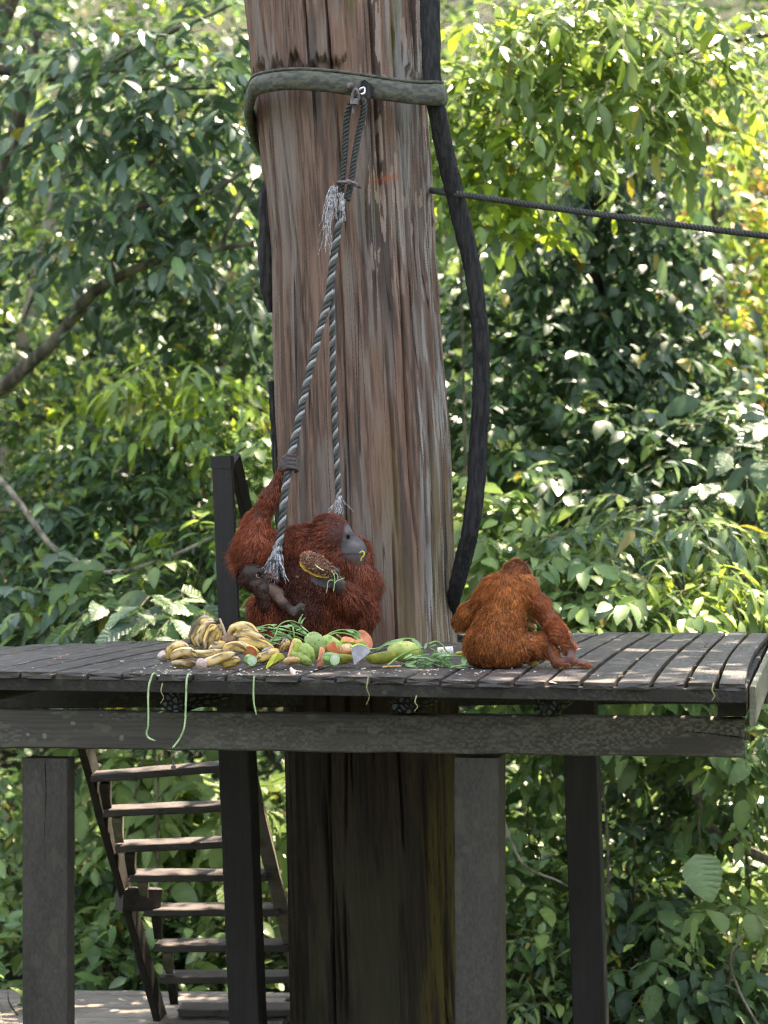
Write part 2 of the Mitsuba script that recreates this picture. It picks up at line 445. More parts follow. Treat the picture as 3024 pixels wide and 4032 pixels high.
for px, py in ((1882, 2915), (112, 2893), (1884, 2960), (2110, 2940)):
    c = P(px, py, 11.63 if px > 1500 else 11.80); c[1] -= .014
    put('bolt_head', ball(c, .011, 1, (1, .6, 1)), 'iron', plat)
c = P(683, 2990, 11.80)
put('bolt_head', tube([c + [0, 0, .02], c, c - [0, 0, .035], c - [0, 0, .036], c - [0, 0, .055]], [.006, .006, .006, .013, .013], 8), 'iron', plat, label='rusty bolt end hanging under the front beam')
# newel post at the head of the stairs, with its cap and handrail
nw = [P(877, 1835, 14.78), P(912, 2480, 14.78)]
newel = thing('newel_post', 'dark square newel post with a capped top at the back left of the deck', 'post')
put_root(newel, beam(nw[1] - [0, 0, .3], nw[0], .138, .13, up=(0, 1, 0), seg=14, jit=.003, seed=41), 'rear_post_wood')
put('cap', beam(P(877, 1846, 14.78), P(876, 1797, 14.78), .150, .142, up=(0, 1, 0), seg=3, jit=.002, ch=.016, seed=42), 'rear_post_wood', newel)
put('handrail', beam(P(922, 1806, 14.88), P(1095, 2560, 16.3), .05, .11, up=(0, -.6, 1), seg=14, seed=43), 'rear_post_wood', newel)

# ------------------------------------------------------------------ stairs behind the platform
st = thing('staircase', 'steep open timber staircase behind the left rear post', 'stairs')
SD = nrm([.32, .95, 0])
ys = [3049, 3186, 3327, 3441, 3578, 3719, 3844, 3974, 4100]
xl = [335, 385, 437, 490, 545, 590, 610, 680, 730]
for i, (y, x) in enumerate(zip(ys, xl)):
    Y = 14.75 + i * .225
    c = P(x, y + 2, Y)
    tilt = (.085 if i == 0 else .05 if i < 3 else .012)
    e = nrm([1, -.05, tilt])
    p0 = c + SD * .13; p1 = p0 + e * (.97 if i else 1.0)
    put('tread', beam(p0 - [0, 0, .026], p1 - [0, 0, .026], .27, .052, seg=10, jit=.005, ch=.006, seed=50 + i, endj=.01), 'tread_wood', st)
    q = c + SD * .20 + [.05, 0, -.06]
    cl = np.array([[-.03, 0, 0], [.03, 0, 0], [.03, .2, 0], [-.03, .2, 0], [-.03, 0, -.03], [.03, 0, -.03], [.03, .2, -.20], [-.03, .2, -.20]])
    put('cleat', (q + cl - [0, .1, .012], [[0, 1, 2, 3], [4, 7, 6, 5], [0, 4, 5, 1], [1, 5, 6, 2], [2, 6, 7, 3], [3, 7, 4, 0]]), 'mossy_wood' if i % 2 else 'joist_wood', st, smooth=False)
put('stringer', beam(P(325, 2900, 14.80), P(690, 4220, 16.75), .055, .20, up=(0, .6, .8), seg=16, jit=.006, seed=70), 'joist_wood', st)
put('stringer', beam(P(965, 2960, 15.0), P(1190, 3930, 16.45), .055, .20, up=(0, .6, .8), seg=16, jit=.006, seed=71), 'joist_wood', st)
put('handrail', beam(P(980, 3060, 14.93), P(1165, 3800, 16.02), .10, .045, up=(0, .55, .8), seg=14, jit=.004, seed=72), 'walk_wood', st, label='sunlit handrail slanting down beside the trunk')
put('crosspiece', beam(P(470, 3540, 15.55), P(620, 3540, 15.75), .10, .16, seg=4, seed=73), 'tread_wood', st, label='square block sticking out under the fifth tread')

# ------------------------------------------------------------------ boardwalk at the foot of the stairs
wk = thing('boardwalk', 'sunlit ground-level boardwalk of grey boards at the lower left', 'boardwalk')
for i in range(9):
    y = 17.25 - i * .152
    put('board', beam([-4.2, y + .10 + rng.uniform(-.02, .02), .30], [-.72 + rng.uniform(-.05, .05), y - .09, .30 + rng.uniform(-.004, .004)], .138, .035, seg=14, jit=.005, seed=80 + i), 'walk_wood', wk)
put('bearer', beam([-4.2, 17.1, .20], [-.8, 17.0, .20], .08, .12, seed=95), 'joist_wood', wk)

# ------------------------------------------------------------------ the great trunk
tz = [-.5, .64, 3.27, 4.54, 5.84, 7.56, 10.5]
tx_ = [-.02, -.038, -.098, -.139, -.204, -.331, -.55]
tr_ = [.62, .60, .592, .586, .549, .590, .60]


def trunk_c(z): return np.interp(z, tz, tx_)


def trunk_r(z): return np.interp(z, tz, tr_)


zs = np.linspace(-.5, 9.4, 430)
ths = np.concatenate([np.linspace(-1.8, 1.8, 340), np.linspace(1.87, 2 * np.pi - 1.87, 36)])   # 0 = towards the camera
Z, TH = np.meshgrid(zs, ths, indexing='ij')
arc = TH * .58
r = trunk_r(Z)
wob = meshkit.fbm(np.stack([np.cos(TH) * 1.3, np.sin(TH) * 1.3, Z * .25], -1), 3, 2) - .5
r = r + wob * .05
fib = meshkit.fbm(np.stack([arc * 46, Z * 1.6, arc * 0], -1), 3, 7)
fib2 = meshkit.fbm(np.stack([arc * 14, Z * .5, arc * 0 + 3], -1), 3, 8)
r = r + (fib - .5) * .018 + (fib2 - .5) * .035
rg = np.random.default_rng(12)
for k in range(70):                                # long drying cracks
    t0 = rg.uniform(-1.6, 1.6); z0 = rg.uniform(-.5, 8.6); zl = rg.uniform(.5, 2.6)
    wz = t0 + (meshkit.noise(np.stack([zs * 1.1 + k * 9, zs * 0, zs * 0], -1), k) - .5)[:, None] * .05 - .01 * (zs[:, None] - z0)
    prof = np.clip(np.minimum(Z - z0, z0 + zl - Z) / .3, 0, 1)
    r = r - prof * rg.uniform(.018, .055) * np.exp(-((TH - wz) * .58 / rg.uniform(.005, .011))**2)
# an outer layer of wood that still stands above a ragged break over the strap
brk = 7.025 + .035 * np.sin(arc * 40) + (meshkit.noise(np.stack([arc * 60, arc * 0, arc * 0], -1), 3) - .5) * .09
lay = np.clip((Z - brk) / .012, 0, 1) * np.clip((TH + 1.3) / .03, 0, 1) * np.clip((.10 - TH) / .012, 0, 1)
lay2 = np.clip((Z - brk + .04) / .012, 0, 1) * np.clip((TH - .82) / .03, 0, 1)
r = r + lay * .045 + lay2 * .03
bt = np.exp(-((TH + .62 + .12 * (Z - 5)) / .012)**2)
r = r - .03 * bt * np.clip((Z - 3.8), 0, 1)
V = np.stack([trunk_c(Z) + r * np.sin(TH), 14.8 - r * np.cos(TH), Z], -1).reshape(-1, 3)
n_, k_ = len(ths), len(zs)
i, j = np.meshgrid(np.arange(k_ - 1), np.arange(n_), indexing='ij')
q = np.stack([i * n_ + j, i * n_ + (j + 1) % n_, (i + 1) * n_ + (j + 1) % n_, (i + 1) * n_ + j], -1).reshape(-1, 4)
trunk = thing('dead_tree', 'massive bare dead tree trunk rising through the middle of the platform', 'tree')
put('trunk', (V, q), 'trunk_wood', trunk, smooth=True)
# dark slab of old bark on its left flank
sl = np.array([P(1052, 700, 14.75), P(1046, 800, 14.75), P(1050, 880, 14.75), P(1047, 1000, 14.75), P(1053, 1130, 14.75), P(1064, 1230, 14.75)])
put('bark_slab', disp(tube(spline(sl, 40), np.concatenate([np.linspace(.02, .055, 8), np.full(24, .055), np.linspace(.05, .02, 8)]), 12), .012, 20, 3), 'slab_bark', trunk, label='black slab of old bark on the left flank')
sl = np.array([P(1072, 1500, 14.75), P(1084, 1700, 14.75), P(1096, 1900, 14.75), P(1104, 2100, 14.75)])
put('bark_slab', disp(tube(spline(sl, 40), .032, 10), .012, 20, 4), 'slab_bark', trunk)

# liana
ln = [(1690, -160, 14.32, 48), (1693, 0, 14.30, 46), (1700, 300, 14.22, 42), (1722, 450, 14.28, 40), (1762, 640, 14.35, 42), (1812, 850, 14.4, 42), (1852, 1020, 14.4, 40), (1880, 1200, 14.4, 37),
      (1893, 1370, 14.4, 38), (1894, 1550, 14.4, 39), (1884, 1750, 14.4, 41), (1870, 1950, 14.4, 41), (1853, 2080, 14.4, 40), (1828, 2190, 14.45, 39), (1802, 2290, 14.5, 36), (1784, 2380, 14.6, 28), (1772, 2450, 14.72, 15)]
lp = spline([[*P(x, y, Y), w * .88 / F * Y] for x, y, Y, w in ln], 170)
put('liana', disp(tube(lp[:, :3], lp[:, 3], 20, .10, 3), .007, 16, 7), 'liana_bark', smooth=True, label='thick black liana bowing out along the right side of the trunk', cat='liana')
for px, py in ((1902, 1420),):
    lt = spline([P(1893, 1230, 14.3), P(1911, 1400, 14.3), P(1915, 1600, 14.3), P(1908, 1760, 14.3)], 30)
    put('tendril', tube(lt, .004, 6), 'liana_bark', 'liana')

# ------------------------------------------------------------------ hose strap round the trunk and the liana
hp = [(1045, 600, 15.25), (1003, 520, 14.95), (982, 445, 14.68), (990, 376, 14.48), (1010, 340, 14.30), (1080, 322, 14.16), (1180, 316, 14.09), (1300, 324, 14.07), (1420, 340, 14.09), (1540, 358, 14.14), (1640, 370, 14.16), (1722, 372, 14.18), (1745, 374, 14.35), (1740, 372, 14.6)]
hc = spline([P(*h) for h in hp], 120)
t, a, b = frames(hc)
out = nrm(np.stack([hc[:, 0] - (-.28), hc[:, 1] - 14.8, hc[:, 0] * 0], 1))
upv = nrm(np.cross(t, out)); upv *= np.sign(upv[:, 2:])
hh = np.interp(np.linspace(0, 1, 120), [0, .2, .35, .9, 1], [.07, .072, .062, .072, .072])
n = 22; phi = np.linspace(-2.2, 2.5, n)             # an open, flattened half-round section with a lip on top
ring = hc[:, None] + upv[:, None] * (np.sin(phi)[None, :, None] * hh[:, None, None]) + out[:, None] * (np.cos(phi)[None, :, None] * .034)
lip = (np.arange(n) > n - 5)[None, :, None]
ring = ring + lip * upv[:, None] * .012
inner = ring[:, ::-1] - out[:, None] * .006 * np.cos(phi[::-1])[None, :, None] - upv[:, None] * .006 * np.sin(phi[::-1])[None, :, None]
full = np.concatenate([ring, inner], 1)
full = full + (meshkit.fbm(full * 9, 3, 6)[..., None] - .5) * .012
strap = put('hose_strap', sweep(hc, full), 'hose', smooth=40, label='mossy split hose strapped round the trunk near the top', cat='strap')
put('lip', tube(hc + upv * (hh + .008)[:, None] + out * .006, .011, 8, .1, 5), 'hose', strap)
# the torn hole where the rope's shackle comes through
hx = P(1437, 352, 14.03)
hol = np.array([[-.022, .05], [.0, .058], [.03, .035], [.058, .012], [.05, -.03], [.02, -.055], [-.01, -.035], [-.03, .0]])
m = trimesh.creation.extrude_polygon(__import__('shapely').Polygon(hol * 1.1), .012)
v = np.array(m.vertices); put('torn_hole', (hx + np.stack([v[:, 0], -v[:, 2] + .02, v[:, 1]], 1), np.array(m.faces)), 'slab_bark', strap, smooth=False)
put('knob', ball(P(1379, 338, 14.02), .026, 2, (1, .8, 1)), 'iron', strap, label='round pinkish bolt head on the strap')
# ------------------------------------------------------------------ ropes
def rope_col(pale):
    def f(p, n, uv):
        # uv.x: which strand, uv.y: metres along it
        st = dr.floor(uv.x * 3 + .01)
        k = mix((.030, .029, .027), (.095, .093, .082), fbm(uv.x * 60, uv.y * 30, st, 3))
        pl = mix((.16, .15, .14), (.52, .48, .47), fbm(uv.x * 90, uv.y * 25, 4, 3))
        return dr.select(st < .5, mix(k, pl, pale), k)
    return f


for nm, pale in (('rope_dark', 0.0), ('rope_striped', .8)):
    scene[nm] = two(bump({'type': 'principled', 'base_color': mikit.proc(rope_col(pale)), 'roughness': .75, 'specular': .35}, lambda p, n, uv: fbm(uv.x * 120, uv.y * 6, 1, 2), .0015))
scene['fibre'] = simple((.24, .22, .22), (.62, .58, .58), 60, 60, .8, .2)
scene['fibre_dark'] = simple((.06, .055, .055), (.34, .32, .32), 60, 60, .8, .2)


def rope(path, R, pitch, n=None):
    """Three-strand twisted rope of radius R along path, its strands as one mesh with uv (strand, length)."""
    path = np.asarray(path, float)
    L = np.concatenate([[0], np.cumsum(np.linalg.norm(np.diff(path, axis=0), axis=1))])
    n = n or int(L[-1] / pitch * 14)
    u = np.linspace(0, L[-1], n)
    c = np.stack([np.interp(u, L, path[:, k]) for k in range(3)], 1)
    t, a, b = frames(c)
    ms, uvs = [], []
    for s in range(3):
        ph = u / pitch * 2 * np.pi + s * 2 * np.pi / 3
        o = np.cos(ph)[:, None] * a + np.sin(ph)[:, None] * b
        q = c + o * R * .5
        m = 9; th = np.arange(m) * 2 * np.pi / m
        side = np.cross(t, o)
        ring = q[:, None] + (np.cos(th)[None, :, None] * o[:, None] + np.sin(th)[None, :, None] * side[:, None] * 1.1) * R * .55
        v, f = sweep(q, ring)
        uv = np.stack([np.tile((s + .02 + .9 * np.arange(m) / m) / 3, n), np.repeat(u, m)], 1)
        uvs.append(np.vstack([uv, [[(s + .5) / 3, 0], [(s + .5) / 3, L[-1]]]])); ms.append((v, f))
    v, f = cat_mesh(ms)
    return (v, f), np.vstack(uvs)


def fray(o, d, n, L, spread, seed, r=.0035, grav=.3, swirl=.02):
    """A tuft of loose fibres that starts at o and fans out along d."""
    g = np.random.default_rng(seed); ms = []
    d = nrm(d); s1 = nrm(np.cross(d, [.1, 1, .2])); s2 = np.cross(d, s1)
    for k in range(n):
        e = g.normal(size=2) * spread
        l = L * g.uniform(.55, 1.1); u = np.linspace(0, 1, 9)
        q = np.asarray(o) + g.normal(size=3) * .008 + (d * l) * u[:, None] + (s1 * e[0] + s2 * e[1]) * (u**1.3)[:, None] * l - np.array([0, 0, grav]) * l * (u**2)[:, None]
        q = q + np.cumsum(g.normal(size=(9, 3)) * swirl * l * .35, 0)
        ms.append(tube(q, np.linspace(r, r * .5, 9), 4))
    return cat_mesh(ms)


# doubled loop from the shackle to the clamp
rl = thing('hanging_rope', 'dark twisted rope hung from the strap, held by a raised hand', 'rope')
lo = [P(1340, 780, 13.98), P(1348, 705, 14.00), P(1358, 600, 14.02), P(1365, 480, 14.0), P(1378, 415, 13.97), P(1404, 380, 13.95), P(1428, 395, 13.95), P(1432, 440, 13.97), P(1414, 520, 14.0), P(1396, 620, 14.0), P(1384, 710, 13.99), P(1368, 790, 13.98)]
m, uv = rope(spline(lo, 160), .0215, .078)
put('loop', m, 'rope_dark', rl, smooth=True, uv=uv)
body = [P(1350, 770, 13.98), P(1340, 850, 13.97), P(1322, 960, 13.97), P(1305, 1080, 13.96), P(1292, 1180, 13.94), P(1252, 1330, 13.88), P(1215, 1480, 13.80), P(1180, 1640, 13.72), P(1158, 1740, 13.66), P(1140, 1820, 13.60),
        P(1128, 1890, 13.57), P(1117, 1980, 13.53), P(1108, 2080, 13.50), P(1095, 2165, 13.47)]
m, uv = rope(spline(body, 260), .0245, .118)
put('strand', m, 'rope_striped', rl, smooth=True, uv=uv)
right = [P(1310, 1010, 13.99), P(1306, 1140, 13.99), P(1308, 1260, 14.0), P(1311, 1450, 14.0), P(1318, 1650, 14.0), P(1328, 1850, 13.98), P(1334, 1960, 13.97)]
m, uv = rope(spline(right, 200), .0195, .098)
put('strand', m, 'rope_striped', rl, smooth=True, uv=uv, label='thinner black and white rope end hanging straight down')
put('frayed_tuft', fray(P(1318, 735, 13.95), [-.3, -.1, -1], 34, .17, .13, 2, .0019, .5, .10), 'fibre', rl, label='white frayed tuft below the clamp')
put('frayed_tuft', fray(P(1306, 830, 13.95), [-.25, -.1, -1], 12, .19, .07, 3, .0019, .5, .10), 'fibre', rl)
put('frayed_tuft', fray(P(1340, 760, 13.93), [.05, -.1, -1], 12, .11, .08, 4, .0019, .5, .10), 'fibre', rl)
tuft = P(1093, 2150, 13.45)
put('frayed_tuft', fray(tuft, [-.16, -.25, -1], 100, .165, .25, 5, .0042, .1, .05), 'fibre_dark', rl, label='thick frayed grey rope end in front of the baby')
put('frayed_tuft', fray(tuft, [.05, -.25, -1], 40, .19, .16, 6, .004, .1, .05), 'fibre', rl)
put('frayed_tuft', fray(P(1334, 1955, 13.95), [.12, -.25, -1], 22, .09, .5, 7, .0028), 'fibre', rl)
cl = spline([P(1328, 722, 13.98), P(1340, 716, 13.945), P(1375, 720, 13.935), P(1405, 730, 13.95), P(1420, 738, 13.97)], 20)
put('clamp', tube(cl, .011, 8), 'iron', rl, label='metal clamp gripping the doubled rope')
put('clamp', tube([P(1362, 712, 13.94), P(1410, 728, 13.935)], .015, 8), 'iron', rl)
sh = thing('shackle', 'small rusty shackle joining the rope loop to the strap', 'shackle')
put_root(sh, cat_mesh([tube(spline([P(1388, 395, 13.93), P(1389, 370, 13.92), P(1400, 350, 13.92), P(1411, 370, 13.92), P(1412, 395, 13.93)], 20), .010, 8),
                       beam(P(1396, 388, 13.92), P(1394, 412, 13.92), .052, .03, up=(0, 1, 0), seg=2), tube([P(1393, 410, 13.93), P(1391, 448, 13.94)], .011, 8)]), 'iron')
put('ring', tube(spline([P(1412, 362, 13.95), P(1422, 348, 13.93), P(1434, 346, 13.95), P(1434, 366, 13.93), P(1420, 372, 13.92)], 16), .008, 7), 'steel', sh, label='bright metal link')
sr = spline([P(1690, 748, 14.75), P(1760, 758, 14.4), P(1950, 785, 14.2), P(2200, 822, 14.1), P(2500, 862, 13.9), P(2800, 902, 13.8), P(3150, 945, 13.6)], 300)
m, uv = rope(sr, .0215, .075)
put('stretched_rope', m, 'rope_dark', smooth=True, uv=uv, label='dark twisted rope stretched away to the right from the trunk', cat='rope')
# ------------------------------------------------------------------ leaves
def leaf_proto(w, n, fold=.25, droop=.25, tip=1.0, widest=.45, wave=0.0):
    """A blade one unit long along x, up z: (vertices, triangles, uv)."""
    u = np.linspace(0, 1, n + 2)[1:-1]
    prof = (u / widest)**.75 * np.exp(.75 * (1 - u / widest)) * np.clip((1 - u) / .35, 0, 1)**(.55 * tip)
    prof = prof / prof.max() * w / 2
    z = -droop * u**2
    v, uv = [[0, 0, 0]], [[0, .5]]
    for k, (a, h, zz) in enumerate(zip(u, prof, z)):
        wv = wave * h * (1 if k % 2 else -1)
        v += [[a, -h, zz + fold * h + wv], [a, 0, zz], [a, h, zz + fold * h - wv]]
        uv += [[a, 0], [a, .5], [a, 1]]
    v.append([1, 0, -droop * 1.05]); uv.append([1, .5])
    f = [[0, 1, 2], [0, 2, 3]]
    for k in range(n - 1):
        b = 1 + 3 * k
        for s in (0, 1):
            f += [[b + s, b + 3 + s, b + 4 + s], [b + s, b + 4 + s, b + 1 + s]]
    b = 1 + 3 * (n - 1); e = len(v) - 1
    f += [[b, e, b + 1], [b + 1, e, b + 2]]
    return np.array(v, float), np.array(f), np.array(uv, float)


PROTO = {'fine': leaf_proto(.42, 2, .3, .15), 'broad': leaf_proto(.50, 3, .22, .28), 'lance': leaf_proto(.27, 3, .3, .35), 'large': leaf_proto(.52, 6, .18, .32, wave=.10),
         'heart': leaf_proto(.78, 6, .16, .25, .8, .36, wave=.05), 'far': leaf_proto(.46, 1, .25, .2), 'obovate': leaf_proto(.34, 3, .2, .2, .7, .62)}
PAL = {
    'dark': [(.022, .050, .018), (.046, .090, .031), (.034, .068, .028)],
    'mid': [(.064, .120, .034), (.118, .196, .051), (.084, .146, .047)],
    'blue': [(.066, .112, .058), (.114, .174, .088), (.050, .090, .050)],
    'light': [(.160, .240, .058), (.240, .322, .080), (.124, .188, .058)],
    'yellow': [(.300, .415, .030), (.400, .485, .040), (.195, .298, .044)],
    'orange': [(.42, .31, .05), (.50, .22, .05), (.22, .27, .06)],
}


def rand_dirs(g, n):
    return nrm(g.normal(size=(n, 3)))


def sprays(g, c, rad, n, kind, size, droop, nl, out=.75):
    """n leafy twigs in the ellipsoid at c: twig polylines and leaf frames (position, x, y, z axes times length)."""
    c, rad = np.asarray(c, float), np.asarray(rad, float)
    d = rand_dirs(g, n)
    r = g.uniform(0, 1, n)**(1 / 2.2)
    # uneven outline: lobes that reach further, and hollows
    lob = .72 + .55 * meshkit.noise(d * 1.9 + c * 3.1, 3)
    p0 = c + d * rad * (r * lob)[:, None]
    horiz = nrm(d * [1, 1, .3] + g.normal(size=(n, 3)) * [.7, .7, .25])
    dirs = nrm(horiz * out + np.array([0, 0, 1.0]) * g.uniform(-.25, .45, n)[:, None])
    L = size * g.uniform(1.5, 3.0, n)
    u = np.linspace(0, 1, nl + 1)
    tw = p0[:, None] + dirs[:, None] * (L[:, None] * u)[..., None] - np.array([0, 0, 1.0]) * (droop * L[:, None] * u**2)[..., None]
    tan = nrm(np.gradient(tw, axis=1))
    side = nrm(np.cross(tan, [0, 0, 1.0]))
    k = np.arange(1, nl + 1)
    sgn = np.where((k % 2) == 0, 1, -1)[None, :, None] * np.ones((n, nl, 1))
    ang = np.where(k == nl, .05, .95)[None, :, None]
    x = nrm(tan[:, 1:] * np.cos(ang) + side[:, 1:] * sgn * np.sin(ang) + g.normal(size=(n, nl, 3)) * .22 - np.array([0, 0, 1.0]) * g.uniform(0, .55, (n, nl, 1)))
    upv = np.array([0, 0, 1.0]) + g.normal(size=(n, nl, 3)) * .38
    y = nrm(np.cross(upv, x)); z = np.cross(x, y)
    s = size * g.uniform(.6, 1.15, (n, nl, 1)) * np.where(k == 1, .75, 1.0)[None, :, None]
    pos = tw[:, 1:]
    ok = g.uniform(size=(n, nl)) < .9
    return tw, pos[ok], x[ok], y[ok], z[ok], np.broadcast_to(s, pos.shape[:2] + (1,))[ok]


def leaf_mesh(proto, pos, x, y, z, s, col):
    v, f, uv = proto
    n, k = len(pos), len(v)
    V = pos[:, None] + s[:, None] * (v[None, :, :1] * x[:, None] + v[None, :, 1:2] * y[:, None] + v[None, :, 2:] * z[:, None])
    Fm = (f[None] + (np.arange(n) * k)[:, None, None]).reshape(-1, 3)
    C = np.repeat(col, k, 0)
    mid = np.tile(np.abs(uv[:, 1] - .5) < .01, n)
    C = np.where(mid[:, None], C * 1.15 + .008, C * np.random.default_rng(n).uniform(.9, 1.08, (n * k, 1)))
    return V.reshape(-1, 3), Fm, np.tile(uv, (n, 1)), np.clip(C, 0, .9)


def colours(g, pal, n, odd=.02):
    p = np.array(PAL[pal]); w = g.dirichlet([.6, .8, .6], n)
    c = w @ p * g.uniform(.75, 1.3, (n, 1))
    o = g.uniform(size=n) < odd
    c[o] = np.array([.30, .26, .03]) * g.uniform(.5, 1.2, (o.sum(), 1))
    return c


NLEAF = [0, 0]


def plant(name, label, cat, base, crowns, kind, pal, size, seed, stem=.016, bark='twig_wood', droop=.35, nl=8, keep=22, pal2=None, mix2=.2, bsdf='leaf', group=None, limbs=None, lean=.3, odd=.02):
    """A plant: trunk from base through the crowns, branches, twigs, and its leaves; the nearest leaves in view are parts of their own."""
    g = np.random.default_rng(seed); size = size * 1.15
    crowns = [(c, rd, max(4, int(n * .92))) for c, rd, n in crowns]
    k = thing(name, label, cat, group)
    bx, by = base
    zb = float(ground_z(bx, by)) - .15
    cs = [np.asarray(c[0], float) for c in crowns]
    top = max(cs, key=lambda c: c[2])
    if stem:
        pts = [[bx, by, zb], [bx + (top[0] - bx) * .25 + g.uniform(-.1, .1), by + (top[1] - by) * .3, zb + (top[2] - zb) * .45], [bx + (top[0] - bx) * .8, by + (top[1] - by) * .8, zb + (top[2] - zb) * .8], top]
        sp = spline(pts, 26)
        put('trunk' if stem > .06 else 'stem', tube(sp, np.linspace(stem, stem * .35, 26), 9, .12, seed), bark, k, smooth=True)
    for li in limbs or []:
        lq = spline([[*q[0], q[1]] for q in li], 50)
        put('branch', tube(lq[:, :3], lq[:, 3], 10, .12, seed), bark, k, smooth=True)
    tws, acc = [], []
    for c, rad, n in crowns:
        tw, pos, x, y, z, s = sprays(g, c, rad, n, kind, size, droop, nl)
        acc.append((pos, x, y, z, s)); tws.append(tw)
        if stem:
            for q in range(min(5, max(2, n // 14))):
                e = tw[g.integers(len(tw)), 0]
                if abs(e[0] - np.interp(e[2], sp[:, 2], sp[:, 0])) > 1.3: continue
                zz = np.clip(e[2] - abs(g.normal()) * .4 - .2, zb + .2, top[2])
                a0 = np.array([np.interp(zz, sp[:, 2], sp[:, 0]), np.interp(zz, sp[:, 2], sp[:, 1]), zz])
                put('branch', tube(spline([a0, (a0 + e) / 2 + [0, 0, .06], e], 12), np.linspace(min(stem * .4, .016), min(stem * .12, .005), 12), 6, .1, q), bark, k, smooth=True)
    tw = np.concatenate(tws)
    put('twigs', cat_mesh([tube(t[::2] if len(t) > 5 else t, np.linspace(size * .018, size * .007, len(t[::2] if len(t) > 5 else t)), 3, caps=False) for t in tw]), bark, k, kind='stuff')
    pos, x, y, z, s = (np.concatenate(a) for a in zip(*acc))
    col = colours(g, pal, len(pos), odd)
    if pal2:
        m = g.uniform(size=len(pos)) < mix2; col[m] = colours(g, pal2, m.sum(), 0)
    ctr = pos + x * s * .5 - CAM
    px, py = 1512 + ctr[:, 0] / ctr[:, 1] * F, 2016 - ctr[:, 2] / ctr[:, 1] * F
    face = np.abs((nrm(ctr) * z).sum(1))
    score = np.where((px > 20) & (px < 3000) & (py > 20) & (py < 4010), -pos[:, 1] + .6 * face + .5 * g.uniform(size=len(pos)), -1e9)
    best = np.argsort(-score)[:min(keep, len(pos) * 2 // 3)]; best = best[score[best] > -1e8]
    rest = np.ones(len(pos), bool); rest[best] = False
    pr = PROTO[kind]
    V, Fm, uv, C = leaf_mesh(pr, pos[rest], x[rest], y[rest], z[rest], s[rest], col[rest])
    NLEAF[0] += len(pos); NLEAF[1] += len(Fm)
    put('foliage', (V, Fm), bsdf, k, smooth=True, uv=uv, color=C, kind='stuff')
    for b in best:
        b = slice(b, b + 1)
        V, Fm, uv, C = leaf_mesh(pr, pos[b], x[b], y[b], z[b], s[b], col[b])
        put('leaf', (V, Fm), bsdf, k, smooth=True, uv=uv, color=C)
    return k


def cr(px, py, Y, rx, rz, n, ry=None):
    return (P(px, py, Y), (rx, ry or (rx + rz) / 2 * .8, rz), n)


def under(px, Y):
    return ((px - 1512) / F * Y, Y)


# ------------------------------------------------------------------ the left tree: limbs that cross the upper left
plant('tree', 'tree with long bare limbs crossing the upper left, bluish drooping leaves', 'tree', under(-700, 23), [
    cr(560, 330, 20.6, .85, .55, 40), cr(800, 520, 20.8, .75, .5, 34), cr(380, 560, 21, .8, .5, 30), cr(620, 780, 21.2, .8, .5, 32), cr(150, 120, 22, .9, .6, 34),
    cr(880, 180, 21.2, .6, .5, 26), cr(940, 830, 20.5, .5, .5, 20), cr(600, 1060, 21, .6, .4, 20), cr(230, 900, 21.6, .7, .5, 22)], 'obovate', 'blue', .27, 11, stem=.16, bark='brown_bark', droop=.5, keep=60, pal2='mid', bsdf='leaf_glossy',
    limbs=[[(P(-250, 262, 21.6), .065), (P(0, 272, 21.4), .058), (P(180, 300, 21.3), .052), (P(330, 290, 21.2), .050), (P(500, 205, 21.1), .040), (P(640, 140, 21), .030), (P(800, 70, 20.9), .018), (P(930, 10, 20.8), .010)],
           [(P(380, 280, 21.2), .030), (P(520, 272, 21.1), .026), (P(640, 268, 21), .022), (P(770, 232, 20.9), .012)],
           [(P(-250, 1720, 22), .085), (P(0, 1530, 21.6), .072), (P(210, 1345, 21.4), .064), (P(330, 1190, 21.2), .058), (P(430, 1110, 21), .050), (P(640, 1020, 20.8), .040), (P(830, 985, 20.6), .032), (P(1000, 955, 20.5), .024)],
           [(P(470, 865, 20.8), .030), (P(540, 815, 20.7), .028), (P(720, 798, 20.6), .025), (P(870, 735, 20.5), .021), (P(1000, 645, 20.4), .015)],
           [(P(860, 985, 20.6), .024), (P(900, 900, 20.55), .020), (P(950, 800, 20.5), .014), (P(1010, 700, 20.4), .010)],
           [(P(-200, 700, 22), .03), (P(0, 622, 21.8), .024), (P(120, 570, 21.7), .020), (P(240, 505, 21.6), .012)],
           [(P(90, 1270, 22), .016), (P(140, 1150, 21.9), .014), (P(220, 1040, 21.8), .010)],
           [(P(560, 350, 21), .016), (P(700, 350, 20.9), .013), (P(860, 348, 20.9), .010)]])
plant('tree', 'pale grey slender trunk at the left edge with yellow-green leaves beside it', 'tree', under(-30, 25.5), [
    cr(120, 700, 25, .8, .8, 34), cr(60, 1150, 25, .7, .7, 26), cr(300, 120, 26, 1.2, .8, 50), cr(650, 200, 26.5, 1.2, .9, 50), cr(700, 700, 26, 1.0, .9, 44)], 'fine', 'mid', .17, 12, stem=.12, bark='pale_bark', droop=.3, keep=24, pal2='yellow', mix2=.35)
plant('shrub', 'dense dark shrub filling the left background above the newel post', 'shrub', under(850, 22), [
    cr(830, 1330, 22, .75, .7, 60), cr(980, 1150, 22.5, .6, .7, 44), cr(560, 1200, 23, .7, .7, 50)], 'broad', 'dark', .16, 13, keep=20, pal2='mid', mix2=.35)
plant('sapling', 'sapling with bright yellow-green sunlit sprays level with the mid-height of the trunk, left side', 'sapling', under(640, 20.2), [
    cr(690, 1540, 20.2, .55, .22, 26), cr(860, 1620, 20, .40, .26, 20), cr(560, 1480, 20.6, .3, .2, 10)], 'lance', 'yellow', .22, 14, stem=.018, keep=40, pal2='light', mix2=.3, droop=.6)
